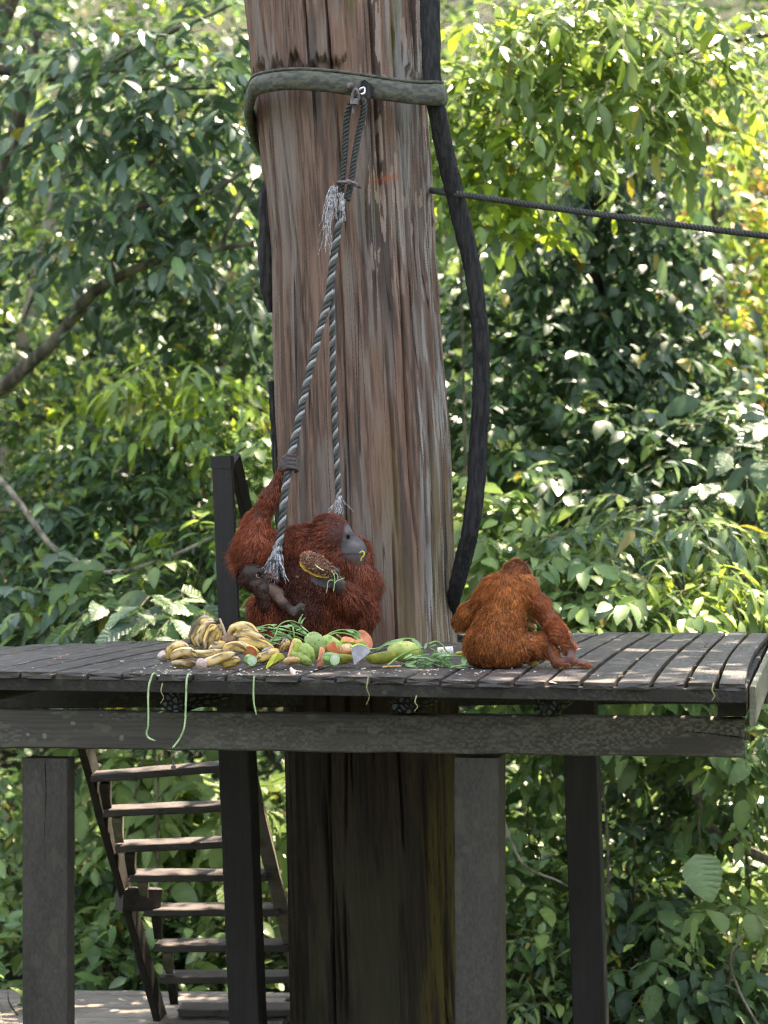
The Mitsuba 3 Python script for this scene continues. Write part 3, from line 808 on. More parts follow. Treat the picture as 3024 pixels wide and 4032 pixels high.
plant('shrub', 'mid-green shrub with small sunlit leaves at the far left, below the lower bare limb', 'shrub', under(150, 22.5), [
    cr(120, 1560, 22.5, .65, .45, 50), cr(200, 1780, 22, .75, .5, 54), cr(60, 1380, 23, .5, .5, 30)], 'fine', 'mid', .15, 15, keep=24, pal2='yellow', mix2=.22)
plant('shrub', 'leafy green shrub with fine foliage behind the newel post', 'shrub', under(620, 21), [
    cr(500, 1800, 21, .7, .5, 66), cr(780, 1850, 20.6, .6, .5, 56), cr(430, 2000, 20.6, .6, .5, 50)], 'fine', 'mid', .16, 16, keep=24, pal2='dark', mix2=.4)
plant('shrub', 'pale green shrub between the newel post and the trunk', 'shrub', under(980, 20), [
    cr(960, 1720, 20, .42, .55, 46), cr(1010, 1950, 19.6, .35, .5, 36), cr(990, 2250, 19, .35, .4, 30)], 'broad', 'mid', .15, 17, keep=20, pal2='light', mix2=.4)
plant('shrub', 'dim shrub of narrow leaves left of the newel post', 'shrub', under(500, 20), [
    cr(640, 2080, 20, .55, .4, 50), cr(780, 2230, 19.5, .45, .35, 38), cr(330, 2180, 20, .55, .4, 46)], 'lance', 'mid', .17, 18, keep=20, pal2='dark', mix2=.5)
plant('shrub', 'greyish broad-leaved shrub at the left edge just above the deck', 'shrub', under(150, 18.8), [
    cr(130, 2080, 20.5, .55, .4, 46), cr(90, 2330, 19.2, .5, .3, 34), cr(230, 2470, 18.6, .5, .2, 26)], 'broad', 'blue', .21, 19, keep=30, pal2='light', mix2=.25, bsdf='leaf_glossy')
plant('shrub', 'dark glossy plant with large ribbed drooping leaves behind the bananas', 'shrub', under(640, 18.2), [
    cr(640, 2390, 18.2, .42, .22, 24), cr(770, 2430, 18.0, .25, .2, 14)], 'large', 'mid', .30, 20, keep=36, pal2='blue', mix2=.4, bsdf='leaf_veined', droop=.7)
plant('shrub', 'low sunlit shrub with cream-green leaves left of the dark glossy plant', 'shrub', under(420, 18.8), [
    cr(430, 2380, 18.8, .42, .3, 34), cr(800, 2150, 19.2, .3, .25, 18)], 'broad', 'light', .17, 21, keep=22, pal2='yellow', mix2=.25)

# ------------------------------------------------------------------ the right side
plant('tree', 'leafy tree with sun-bleached pale green boughs across the upper right', 'tree', (4.9, 20.5), [
    cr(1880, 120, 19.4, .62, .5, 46), cr(2230, 90, 19.3, .75, .45, 56), cr(2620, 120, 19.6, .8, .45, 60), cr(2050, 400, 19.6, .75, .45, 56), cr(2450, 380, 19.5, .75, .42, 54), cr(2830, 330, 20, .6, .5, 42), cr(1820, 560, 20, .4, .4, 22), cr(3900, -250, 20.5, .7, .6, 30)],
    'obovate', 'light', .23, 31, stem=.17, bark='brown_bark', droop=.6, keep=80, pal2='yellow', mix2=.16, bsdf='leaf_glossy',
    limbs=[[(P(3900, 60, 20.5), .05), (P(3300, 100, 20.4), .035), (P(2800, 180, 20), .022), (P(2300, 330, 19.7), .014), (P(1900, 450, 19.7), .008)], [(P(2700, 190, 20), .018), (P(2300, 120, 19.6), .012), (P(1950, 70, 19.5), .007)],
           [(P(2330, 400, 19.6), .010), (P(2180, 480, 19.5), .009), (P(2060, 370, 19.4), .006)], [(P(2500, 350, 19.6), .012), (P(2560, 620, 19.5), .008), (P(2590, 740, 19.45), .005)]])
plant('sapling', 'sapling with bright yellow-green leaves right of the trunk, behind the stretched rope', 'sapling', under(1900, 19.6), [
    cr(1930, 720, 19.6, .42, .28, 22), cr(1990, 880, 19.4, .28, .22, 15), cr(1800, 640, 19.9, .3, .3, 14)], 'broad', 'yellow', .19, 32, stem=.02, keep=36, pal2='light', mix2=.35)
plant('tree', 'vine-draped tree with a dark trunk and dense dark foliage in the right background', 'tree', under(2650, 22.6), [
    cr(2300, 620, 22, .8, .5, 60), cr(2560, 820, 22, .7, .7, 60), cr(2250, 960, 21.8, .7, .7, 64), cr(2560, 1200, 21.8, .7, .7, 60), cr(2250, 1350, 21.6, .7, .6, 56), cr(2480, 1560, 21.4, .75, .6, 60), cr(2750, 1500, 22, .5, .7, 40)],
    'broad', 'dark', .19, 33, stem=.13, bark='dark_bark', keep=60, pal2='blue', mix2=.4, droop=.6)
plant('shrub', 'shaded shrub of round leaves between the liana and the vine-draped tree', 'shrub', under(2080, 21), [
    cr(2000, 1180, 21.6, .6, .7, 54), cr(2020, 1480, 21, .6, .6, 50), cr(2120, 1800, 20.4, .7, .55, 56), cr(1870, 1700, 20.6, .35, .6, 26)], 'broad', 'mid', .17, 34, keep=30, pal2='dark', mix2=.6)
plant('shrub', 'dark shrub with sparse lit leaves just below the vine-draped tree', 'shrub', under(2500, 20.4), [
    cr(2430, 1800, 20.4, .7, .45, 54), cr(2700, 1820, 20.4, .55, .5, 46), cr(2330, 1960, 19.8, .5, .3, 30)], 'broad', 'dark', .21, 35, keep=34, pal2='light', mix2=.16, bsdf='leaf_glossy')
plant('tree', 'sunny yellow-green tree with orange leaves at the right edge', 'tree', under(2950, 27), [
    cr(2880, 760, 26.5, .8, .6, 60), cr(2950, 1080, 26, .7, .7, 60), cr(2900, 1420, 25.5, .8, .7, 60), cr(2780, 480, 27, .9, .7, 50)], 'fine', 'yellow', .17, 36, stem=.09, bark='brown_bark', keep=24, pal2='orange', mix2=.3)
plant('shrub', 'large-leaved bluish plant at the right edge above the deck', 'shrub', under(2930, 19), [
    cr(2930, 1750, 20, .4, .4, 20), cr(2920, 2000, 19, .4, .35, 18)], 'large', 'blue', .30, 37, keep=24, pal2='light', mix2=.2, bsdf='leaf_veined')
plant('shrub', 'pale shiny shrub beside the foot of the liana', 'shrub', under(1930, 18.6), [
    cr(1900, 1990, 19, .35, .3, 24), cr(1950, 2170, 18.6, .45, .3, 34), cr(2140, 2330, 18, .42, .25, 28)], 'broad', 'light', .20, 38, keep=36, pal2='mid', mix2=.3, bsdf='leaf_glossy')
plant('shrub', 'sunlit shrub with whorls of narrow pale leaves behind the right end of the deck', 'shrub', under(2640, 18.2), [
    cr(2560, 2010, 18.8, .5, .22, 26), cr(2780, 2080, 18.5, .5, .25, 30), cr(2420, 2160, 18.2, .45, .24, 26)], 'lance', 'light', .25, 39, keep=44, pal2='blue', mix2=.4, bsdf='leaf_glossy', droop=.5)
plant('shrub', 'bright shrub with hanging yellow-green leaves behind the farthest boards', 'shrub', under(2740, 17.6), [
    cr(2700, 2330, 17.5, .45, .25, 26), cr(2900, 2330, 17.5, .35, .3, 22)], 'lance', 'light', .22, 40, keep=36, pal2='yellow', mix2=.4, droop=.9)
plant('shrub', 'low glossy shrub seen over the boards right of the small orangutan', 'shrub', under(2380, 17.3), [
    cr(2300, 2400, 17.3, .42, .2, 30), cr(2520, 2440, 17.1, .4, .18, 26), cr(2240, 2230, 17.8, .3, .24, 18)], 'broad', 'mid', .19, 41, keep=36, pal2='light', mix2=.45, bsdf='leaf_glossy')

# ------------------------------------------------------------------ under the deck
plant('shrub', 'mixed green undergrowth shrub at the bottom left behind the front post', 'shrub', under(60, 19), [
    cr(40, 3150, 19.6, .4, .5, 30), cr(60, 3550, 18.8, .4, .5, 34), cr(330, 3420, 19.2, .4, .5, 34)], 'broad', 'light', 0.153, 51, keep=30, pal2='light', mix2=.25)
plant('shrub', 'shrub with large pointed leaves seen between the upper stair treads', 'shrub', under(700, 19), [
    cr(620, 3130, 19, .5, .25, 24), cr(760, 3290, 18.9, .4, .25, 20), cr(480, 3000, 19.6, .4, .2, 16)], 'large', 'light', 0.270, 52, keep=40, pal2='light', mix2=.25, bsdf='leaf_veined')
plant('shrub', 'shaded fine-leaved shrub seen between the lower stair treads', 'shrub', under(620, 19.2), [
    cr(600, 3560, 19.2, .55, .4, 40), cr(780, 3780, 18.6, .45, .3, 30), cr(420, 3800, 18.3, .4, .25, 26)], 'broad', 'mid', 0.162, 53, keep=34, pal2='dark', mix2=.4)
plant('shrub', 'shrub with big hanging ribbed leaves between the leaning post and the trunk', 'shrub', under(1075, 18.4), [
    cr(1070, 3180, 18.4, .22, .35, 18), cr(1090, 3560, 18.6, .25, .4, 18), cr(1080, 3900, 18.2, .25, .25, 12)], 'large', 'light', 0.252, 54, keep=26, pal2='light', mix2=.35, bsdf='leaf_veined', droop=.9)
plant('shrub', 'low leafy plant beside the boardwalk at the bottom left corner', 'shrub', (-2.75, 16.55), [
    cr(30, 3900, 16.4, .22, .12, 9)], 'broad', 'light', .2, 55, stem=.01, keep=20)
plant('shrub', 'leafy shrub seen through the slot under the deck at the right', 'shrub', under(2480, 17.9), [
    cr(2080, 2790, 18.2, .4, .22, 30), cr(2480, 2790, 17.9, .55, .25, 44), cr(2900, 2900, 17.6, .4, .4, 38)], 'large', 'light', .21, 56, keep=50, pal2='mid', mix2=.5, bsdf='leaf_veined')
plant('shrub', 'tangled sunlit shrub right of the grey front post', 'shrub', under(2080, 18.6), [
    cr(2080, 3120, 18.6, .35, .5, 44), cr(2100, 3450, 18.2, .35, .4, 36)], 'broad', 'light', .17, 57, keep=34, pal2='mid', mix2=.5, bsdf='leaf_glossy')
plant('shrub', 'greyish shrub of small leaves right of the rear post under the main beam', 'shrub', under(2600, 18.8), [
    cr(2520, 3080, 18.8, .5, .35, 60), cr(2820, 3100, 18.6, .5, .4, 60), cr(2560, 3330, 18.2, .45, .3, 50)], 'broad', 'blue', 0.135, 58, keep=40, pal2='mid', mix2=.4, bsdf='leaf_glossy')
plant('sapling', 'sapling with one huge pale ribbed leaf at the lower right', 'sapling', under(2840, 16.9), [
    cr(2910, 3600, 16.95, .22, .2, 6)], 'heart', 'light', .26, 59, stem=.014, keep=60, pal2='light', mix2=.4, bsdf='leaf_veined', nl=5, droop=.5)
plant('shrub', 'dense low shrub of narrow leaves between the two right-hand posts', 'shrub', under(2110, 17.8), [
    cr(2090, 3760, 17.8, .3, .35, 34), cr(2110, 3960, 17.4, .3, .2, 20)], 'lance', 'light', 0.180, 60, keep=26, pal2='blue', mix2=.4, bsdf='leaf_glossy')
plant('shrub', 'shrub with dark ribbed leaves at the bottom right corner', 'shrub', under(2700, 17.2), [
    cr(2560, 3640, 17.8, .4, .25, 28), cr(2640, 3860, 17.1, .45, .22, 22), cr(2930, 3880, 17.2, .3, .3, 18)], 'large', 'mid', 0.225, 61, keep=60, pal2='blue', mix2=.5, bsdf='leaf_veined', droop=.7)
plant('shrub', 'small-leaved plant with pale new growth in the middle of the lower right undergrowth', 'shrub', under(2560, 17.6), [
    cr(2480, 3500, 17.7, .35, .25, 28), cr(2760, 3700, 17.4, .35, .25, 24)], 'fine', 'light', 0.135, 62, keep=30, pal2='yellow', mix2=.15)

plant('shrub', 'mixed leafy shrub at the right edge of the picture below the deck', 'shrub', under(2950, 18.4), [
    cr(2940, 3230, 18.4, .4, .4, 34), cr(2760, 3500, 18.6, .4, .3, 30)], 'broad', 'light', 0.180, 63, keep=30, pal2='light', mix2=.35, bsdf='leaf_glossy')
g = np.random.default_rng(91)
n = 5200
y = g.uniform(17.0, 24, n); x = g.uniform(-1, 1, n) * (.18 * y + .3)
okk = ~((x < -.55) & (y < 17.4))
x, y = x[okk], y[okk]; n = len(x)
pos = np.stack([x, y, ground_z(x, y) + .05 + g.uniform(0, 1, n)**1.5 * .75], 1)
dx = nrm(g.normal(size=(n, 3)) * [1, 1, .3] + [0, 0, -.25]); dy = nrm(np.cross(np.array([0, 0, 1.0]) + g.normal(size=(n, 3)) * .35, dx)); dz = np.cross(dx, dy)
V, Fm, uv, C = leaf_mesh(PROTO['broad'], pos, dx, dy, dz, g.uniform(.12, .26, (n, 1)), np.where((g.uniform(size=n) < .4)[:, None], colours(g, 'light', n, .04), colours(g, 'mid', n, .04)))
put('undergrowth', (V, Fm), 'leaf_glossy', smooth=True, uv=uv, color=C, kind='stuff', label='low mixed leafy undergrowth covering the forest floor', cat='undergrowth')

# the one huge leaf of the sapling, facing the viewer
g = np.random.default_rng(5)
pr = leaf_proto(.85, 9, .12, .18, .8, .34, wave=.06)
pos = P(2735, 3365, 16.75)
xx = nrm([.35, -.25, -.85]); zz = nrm(np.cross(xx, np.cross([.15, -1, .45], xx))); yy = np.cross(zz, xx)
V, Fm, uv, C = leaf_mesh(pr, pos[None], xx[None], yy[None], zz[None], np.array([[.38]]), np.array([[.24, .33, .15]]))
put('leaf', (V, Fm), 'leaf_veined', 'sapling_002', smooth=True, uv=uv, color=C, label='huge pale ribbed leaf with holes')

# lianas and dead sticks among the leaves
put('liana', tube(spline([P(-100, 1780, 19.8), P(63, 1960, 19.6), P(190, 2136, 19.5), P(300, 2210, 19.4), P(411, 2250, 19.3), P(510, 2245, 19.2), P(700, 2180, 19.2), P(850, 2110, 19.2)], 60), np.linspace(.030, .016, 60), 8, .1, 2), 'pale_bark', smooth=True,
    label='pale sagging liana crossing the left background', cat='liana')
put('liana', tube(spline([P(2990, 3620, 16.6), P(2880, 3760, 16.6), P(2910, 3900, 16.6), P(3010, 4080, 16.5)], 40), .010, 7, .1, 2), 'pale_bark', smooth=True, label='thin pale vine stem curling at the bottom right corner', cat='liana')
put('dead_branch', tube(spline([P(3100, 3420, 18), P(2930, 3340, 18), P(2790, 3250, 18), P(2740, 3130, 18), P(2700, 3020, 18.1)], 40), np.linspace(.05, .018, 40), 8, .2, 3), 'brown_bark', smooth=True, label='crooked brown dead branch at the lower right', cat='branch')
put('dead_branch', tube(spline([P(1970, 3200, 17.6), P(2060, 3400, 17.6), P(2200, 3470, 17.6), P(2330, 3540, 17.7)], 30), np.linspace(.014, .008, 30), 6, .2, 4), 'pale_bark', smooth=True, label='pale bent stick between the two right-hand posts', cat='branch')

# ------------------------------------------------------------------ the tall tree whose crown shades the platform
plant('tree', 'tall tree right of the frame whose high crown shades the platform', 'tree', (5.6, 20.4), [
    ((2.4, 16.9, 11.7), (3.3, 2.7, 1.1), 430), ((-0.2, 16.2, 11.3), (2.6, 2.4, .9), 260), ((4.6, 18.4, 11.9), (2.4, 2.0, 1.2), 130)], 'broad', 'mid', .30, 71, stem=.22, bark='brown_bark', keep=0)

plant('tree', 'added tree behind the left side whose high unseen crown darkens the upper left', 'tree', (-6.4, 27.5), [
    ((-0.6, 25.4, 13.6), (3.4, 2.6, 1.0), 260), ((-3.6, 26.4, 13.8), (2.6, 2.4, 1.0), 170), ((-4.6, 23.4, 13.2), (2.2, 2.0, .9), 120)], 'broad', 'mid', .30, 72, stem=.2, bark='brown_bark', keep=0)  # crown out of view, added to shade the upper left

# ------------------------------------------------------------------ the forest behind, as one mass
g = np.random.default_rng(77)
n = 52000
x = g.uniform(-1, 1, n); y = 24.5 + 15 * g.uniform(size=n)**1.1; x = x * (.27 * y + 1)
h = g.uniform(0, 1, n)**1.1 * (4.2 + 2.0 * meshkit.noise(np.stack([x * .6, y * .6, x * 0], -1), 9))
pos = np.stack([x, y, ground_z(x, y) + h], -1)
clump = meshkit.noise(pos * 1.1, 4)
okk = clump > .30
pos = pos[okk]; n = len(pos)
dx = nrm(g.normal(size=(n, 3)) * [1, 1, .5] - [0, 0, .3]); dy = nrm(np.cross(np.array([0, 0, 1.0]) + g.normal(size=(n, 3)) * .4, dx)); dz = np.cross(dx, dy)
col = np.where((meshkit.noise(pos * .7, 14) > .60)[:, None], colours(g, 'light', n), np.where((meshkit.noise(pos * .9, 24) > .5)[:, None], colours(g, 'dark', n), colours(g, 'mid', n))) * .72
V, Fm, uv, C = leaf_mesh(PROTO['far'], pos, dx, dy, dz, g.uniform(.16, .34, (n, 1)), col)
put('forest', (V, Fm), 'leaf', smooth=True, uv=uv, color=C, kind='stuff', label='far-off forest foliage on the rising slope behind everything', cat='forest')

g = np.random.default_rng(78)  # oversized leaves out of view, added to cut low light from the front
n = 17000
th = g.uniform(0, 2 * np.pi, n)
rr = 17 + 9 * g.uniform(size=n)
pos = np.stack([rr * np.cos(th), 12 + rr * np.sin(th) * 1.1, g.uniform(0, 1, n)**.85 * 16], 1)
keepm = (np.abs(pos[:, 0]) > .2 * pos[:, 1] + 2.2) | (pos[:, 1] < -1)
pos = pos[keepm & (meshkit.noise(pos * .35, 4) > .33)]; n = len(pos)
dx = nrm(g.normal(size=(n, 3)) * [1, 1, .5] - [0, 0, .3]); dy = nrm(np.cross(np.array([0, 0, 1.0]) + g.normal(size=(n, 3)) * .5, dx)); dz = np.cross(dx, dy)
V, Fm, uv, C = leaf_mesh(PROTO['far'], pos, dx, dy, dz, g.uniform(.9, 1.8, (n, 1)), colours(g, 'mid', n))
put('forest', (V, Fm), 'leaf', smooth=True, uv=uv, color=C, kind='stuff', label='unseen ring of forest foliage on the viewer side, added to block low front light', cat='forest')
# ------------------------------------------------------------------ animals: one smooth skin each, and fur
from scipy.sparse import coo_matrix


def smin(a, b, k):
    h = np.maximum(k - np.abs(a - b), 0) / k
    return np.minimum(a, b) - h * h * k * .25


class Body:
    """A skin grown from round cones and ellipsoids that melt into each other, meshed by surface nets."""

    def __init__(self, lo, hi, h):
        self.lo, self.h = np.asarray(lo, float), h
        n = np.ceil((np.asarray(hi) - lo) / h).astype(int) + 1
        self.ax = [self.lo[i] + h * np.arange(n[i]) for i in range(3)]
        self.F = np.full(n, 1.0, np.float32)

    def _box(self, lo, hi):
        s = []
        for i in range(3):
            a = int(np.clip(np.floor((lo[i] - self.lo[i]) / self.h), 0, len(self.ax[i]) - 1)); b = int(np.clip(np.ceil((hi[i] - self.lo[i]) / self.h) + 1, a + 1, len(self.ax[i])))
            s.append(slice(a, b))
        g = np.stack(np.meshgrid(*[self.ax[i][s[i]] for i in range(3)], indexing='ij'), -1)
        return tuple(s), g

    def cone(self, a, b, ra, rb, k=.03):
        a, b = np.asarray(a, float), np.asarray(b, float)
        m = max(ra, rb) + k + .02
        s, g = self._box(np.minimum(a, b) - m, np.maximum(a, b) + m)
        d = b - a
        t = np.clip(((g - a) @ d) / max(d @ d, 1e-9), 0, 1)
        dist = np.linalg.norm(g - a - t[..., None] * d, axis=-1) - (ra + (rb - ra) * t)
        self.F[s] = smin(self.F[s], dist, k)

    def chain(self, pts, rs, k=.03):
        for i in range(len(pts) - 1): self.cone(pts[i], pts[i + 1], rs[i], rs[i + 1], k)

    def ell(self, c, r, k=.03, R=None, cut=False):
        c, r = np.asarray(c, float), np.asarray(r, float)
        m = r.max() + k + .02
        s, g = self._box(c - m, c + m)
        q = g - c
        if R is not None: q = q @ np.asarray(R)          # columns of R are the ellipsoid's axes
        k0 = np.linalg.norm(q / r, axis=-1); k1 = np.linalg.norm(q / r**2, axis=-1)
        dist = k0 * (k0 - 1) / np.maximum(k1, 1e-6)
        self.F[s] = -smin(-self.F[s], dist, k) if cut else smin(self.F[s], dist, k)

    def mesh(self, smooth=6):
        Fd = self.F; n = np.array(Fd.shape)
        ins = Fd < 0
        acc, cnt = np.zeros((*(n - 1), 3), np.float32), np.zeros(n - 1, np.int16)
        corners = list(np.ndindex(2, 2, 2))
        sl = lambda o: tuple(slice(o[i], o[i] + n[i] - 1) for i in range(3))
        for c in corners:
            for ax in range(3):
                if c[ax]: continue
                e = list(c); e[ax] = 1
                fa, fb = Fd[sl(c)], Fd[sl(e)]
                x = (fa < 0) != (fb < 0)
                t = np.where(x, fa / np.where(x, fa - fb, 1), 0)
                for i in range(3): acc[..., i] += np.where(x, c[i] + (t if i == ax else 0), 0)
                cnt += x
        on = cnt > 0
        idx = np.full(n - 1, -1, np.int64); idx[on] = np.arange(on.sum())
        cell = np.stack(np.nonzero(on), 1)
        V = self.lo + self.h * (cell + acc[on] / cnt[on][:, None])
        quads = []
        for ax in range(3):
            u, v = (ax + 1) % 3, (ax + 2) % 3
            a = [slice(1, n[i] - 1) for i in range(3)]; a[ax] = slice(0, n[ax] - 1)
            b = list(a); b[ax] = slice(1, n[ax])
            s0, s1 = ins[tuple(a)], ins[tuple(b)]
            for flag, flip in ((s0 & ~s1, False), (~s0 & s1, True)):
                p = np.stack(np.nonzero(flag), 1)
                for i in (u, v): p[:, i] += 1
                q = []
                for du, dv in ((0, 0), (1, 0), (1, 1), (0, 1)):
                    w = p.copy(); w[:, u] -= du; w[:, v] -= dv
                    q.append(idx[w[:, 0], w[:, 1], w[:, 2]])
                q = np.stack(q, 1)
                quads.append(q[:, ::-1] if flip else q)
        q = np.vstack(quads)
        m = trimesh.Trimesh(V, np.vstack([q[:, [0, 1, 2]], q[:, [0, 2, 3]]]), process=False)
        e = np.vstack([q[:, [0, 1]], q[:, [1, 2]], q[:, [2, 3]], q[:, [3, 0]]])
        A = coo_matrix((np.ones(2 * len(e)), (np.r_[e[:, 0], e[:, 1]], np.r_[e[:, 1], e[:, 0]])), shape=(len(V), len(V))).tocsr()
        deg = np.asarray(A.sum(1)).ravel()[:, None]
        for s in range(2 * smooth):
            V = V + (.5 if s % 2 == 0 else -.53) * (A @ V / deg - V)
        return trimesh.Trimesh(V, m.faces, process=False)


def lin(v, lo, hi): return np.clip((v - lo) / (hi - lo), 0, 1)


def grow(mesh, n, length, way, colour, seed, floor=ZD + .003, lift=.35, r=.0011, droop=.25, wisp=.35, segs=2):
    """Fur: n tapered strands on the mesh. length(p), way(p, n), colour(p): per root; returns mesh and colours."""
    g = np.random.default_rng(seed)
    pts, fi = trimesh.sample.sample_surface(mesh, n, seed=seed)
    nor = mesh.face_normals[fi]
    L = length(pts) * g.uniform(.55, 1.2, len(pts))
    ok = L > .004
    pts, nor, L = pts[ok], nor[ok], L[ok]
    w = way(pts, nor)
    w = nrm(w - nor * (w * nor).sum(1, keepdims=True))
    swirl = np.stack([meshkit.fbm(pts * 22 + k * 31, 2, k) - .5 for k in range(3)], 1)
    clump = np.stack([meshkit.noise(pts * 75 + k * 17, k) - .5 for k in range(3)], 1)
    d0 = nrm(w * (1 - lift) + nor * lift * g.uniform(.5, 1.5, (len(pts), 1)) + swirl * wisp * 1.6 + clump * wisp * 1.1 + g.normal(size=pts.shape) * .10)
    end = nrm(w + swirl * wisp + clump * wisp * .8 - np.array([0, 0, 1.0]) * droop * 1.6 + nor * .12)
    u = np.linspace(0, 1, segs + 1)
    q = pts[:, None] - nor[:, None] * .003 + L[:, None, None] * (d0[:, None] * u[None, :, None] + (end - d0)[:, None] * (u**2)[None, :, None] * .5)
    q[..., 2] = np.maximum(q[..., 2], floor + np.abs(g.normal(size=(len(pts), 1))) * .004)
    t = nrm(np.gradient(q, axis=1))
    a = nrm(np.cross(t, nor[:, None] + .01)); b = np.cross(t, a)
    rad = r * (1 - .9 * u**1.5) * 1.0
    th = np.arange(3) * 2 * np.pi / 3
    ring = q[:, :, None] + rad[None, :, None, None] * g.uniform(.7, 1.3, (len(pts), 1, 1, 1)) * (np.cos(th)[None, None, :, None] * a[:, :, None] + np.sin(th)[None, None, :, None] * b[:, :, None])
    m = (segs + 1) * 3
    f = []
    for s in range(segs):
        for j in range(3):
            A, B = s * 3 + j, s * 3 + (j + 1) % 3
            f += [[A, B, B + 3], [A, B + 3, A + 3]] if s < segs - 1 else [[A, B, (segs) * 3]]
    f = np.array(f)
    V = ring.reshape(-1, 3)
    Fm = (f[None] + (np.arange(len(pts)) * m)[:, None, None]).reshape(-1, 3)
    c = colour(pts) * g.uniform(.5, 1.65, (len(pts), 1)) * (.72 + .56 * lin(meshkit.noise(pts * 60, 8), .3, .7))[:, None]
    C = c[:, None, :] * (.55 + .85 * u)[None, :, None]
    return (V, Fm), np.repeat(C, 3, axis=1).reshape(-1, 3)


scene['fur'] = {'type': 'principled', 'base_color': VC, 'roughness': .5, 'specular': .35, 'sheen': .3, 'sheen_tint': .8}
scene['skin'] = two({'type': 'principled', 'base_color': VC, 'roughness': .6, 'specular': .3})
scene['eye'] = simple((.012, .006, .004), (.03, .015, .008), 30, 30, .08, .6)
scene['pale_lid'] = simple((.26, .12, .065), (.34, .18, .10), 80, 80, .5, .4)

# ---- the mother
K1 = 13.7 / F / 2.074                         # metres per unit of the close-up


def M(x, y, dy=0.0):
    return P(800 + x / 2.074, 1750 + y / 2.074, 13.72 + dy)


def U(*r): return [v * K1 for v in r] if len(r) > 1 else r[0] * K1


mo = Body(M(120, 1700, .45) * [1, 0, 1] + [0, 13.05, 0], M(1560, 20, .45) * [1, 0, 1] + [0, 14.25, 0], .0075)
mo.ell(M(850, 1450, .02), U(400, 330, 210), .05)                                  # seat
mo.cone(M(830, 1380, 0), M(820, 950, .02), U(310), U(265), .06)                  # belly and chest
mo.cone(M(600, 890, .0), M(1190, 900, .0), U(165), U(165), .06)                  # across the shoulders
mo.cone(M(800, 820, .06), M(930, 790, .04), U(130), U(140), .05)
# head, turned to the right and a little to the viewer
Hc = M(1068, 765, -.06)
hf = nrm([.92, -.38, -.04]); hs = nrm([-.38, -.92, 0]); hu = np.cross(hs, hf); hu = hu * np.sign(hu[2])
HR = np.stack([hf, hs, hu], 1)


def HP(f, s, u): return Hc + (f * hf + s * hs + u * hu) * .01


mo.ell(HP(-2.6, 0, 1.2), [.120, .118, .136], .03, HR)
mo.cone(Hc, M(900, 900, .0), U(140), U(180), .06)
mo.ell(HP(3, 0, -7), [.085, .085, .10], .03, HR)                                  # cheeks
for s in (-1, 1):
    mo.ell(HP(7.9, s * 3.3, 3.2), [.028, .036, .024], .016, HR)                   # brow
    mo.ell(HP(7.2, s * 5.0, -1.6), [.030, .022, .024], .018, HR)                  # cheekbones
mo.ell(HP(8.4, 0, -1.8), [.028, .021, .034], .016, HR)                            # nose bridge
mo.ell(HP(6.9, 0, -7.2), [.064, .056, .048], .016, HR)                            # upper lip
mo.ell(HP(9.3, 0, -7.6), [.030, .044, .026], .012, HR)
mo.ell(HP(6.4, 0, -12.2), [.058, .052, .045], .008, HR)                           # chin
mo.ell(HP(9.0, 0, -10.6), [.028, .040, .020], .007, HR)
mo.cone(HP(5, 0, -12), M(1050, 1050, -.08), U(85), U(120), .04)                   # throat
for s in (-1, 1):
    mo.ell(HP(9.9, s * 2.75, .9), [.016, .021, .014], .008, HR, cut=True)
    mo.ell(HP(10.9, s * 1.0, -3.6), [.006, .006, .004], .004, HR, cut=True)
# arm hanging on the right, forearm back across the lap
mo.chain([M(1200, 930, -.02), M(1285, 1130, -.06), M(1290, 1370, -.15), M(1180, 1250, -.26), M(1085, 1125, -.34)], U(150, 118, 100, 84, 56), .05)
fr_hand = [M(1085, 1125, -.34), M(1050, 1105, -.36)]
mo.chain(fr_hand, U(55, 52), .02)
for i in range(4):
    o = 27 * i
    mo.chain([M(1060, 1075 + o, -.36), M(985, 1082 + o * 1.0, -.41), M(925, 1062 + o * .95, -.43), M(888, 1030 + o * 1.02, -.41)], U(15.5, 14.5, 13.5, 11.5), .005)
mo.chain([M(1090, 1090, -.37), M(1088, 1035, -.40), M(1058, 1005, -.41)], U(26, 22, 18), .010)
# raised arm on the left
mo.chain([M(600, 880, -.02), M(395, 860, -.12), M(430, 650, -.06), M(545, 430, -.06), M(640, 245, -.10)], U(150, 112, 86, 60, 40), .05)
mo.chain([M(640, 245, -.10), M(672, 150, -.115)], U(40, 46), .02)
for i in range(4):
    o = 33 * i
    mo.chain([M(655, 112 + o, -.135), M(695, 86 + o, -.165), M(745, 92 + o * 1.0, -.165), M(773, 122 + o * .92, -.135), M(752, 135 + o * .92, -.105)], U(17, 16.5, 15.5, 14.5, 12), .005)
mo.chain([M(675, 190, -.10), M(735, 190, -.085), M(765, 160, -.10)], U(24, 20, 16), .008)
# legs
mo.chain([M(680, 1470, -.02), M(520, 1370, -.24), M(560, 1610, -.30)], U(190, 125, 80), .05)
mo.chain([M(960, 1480, -.02), M(1120, 1450, -.14), M(1080, 1610, -.22)], U(190, 125, 80), .05)
mo.chain([M(560, 1610, -.30), M(640, 1640, -.40)], U(60, 45), .03)
mo.chain([M(1080, 1610, -.22), M(1000, 1640, -.32)], U(60, 45), .03)
mother = mo.mesh()
mk = thing('orangutan', 'large dark red mother orangutan sitting against the trunk, one arm raised gripping the rope', 'orangutan')


def head_local(p):
    q = (p - Hc) * 100
    return q @ hf, q @ hs, q @ hu


def face_mask(p):
    f, s, u = head_local(p)
    oval = (np.abs(s) / 8.2)**2 + ((u + 3.0) / 12.5)**2
    return lin(f, 4.0, 5.6) * lin(-oval, -1.1, -.85) * (np.abs(u) < 18) * (np.abs(s) < 11) * (f < 20)


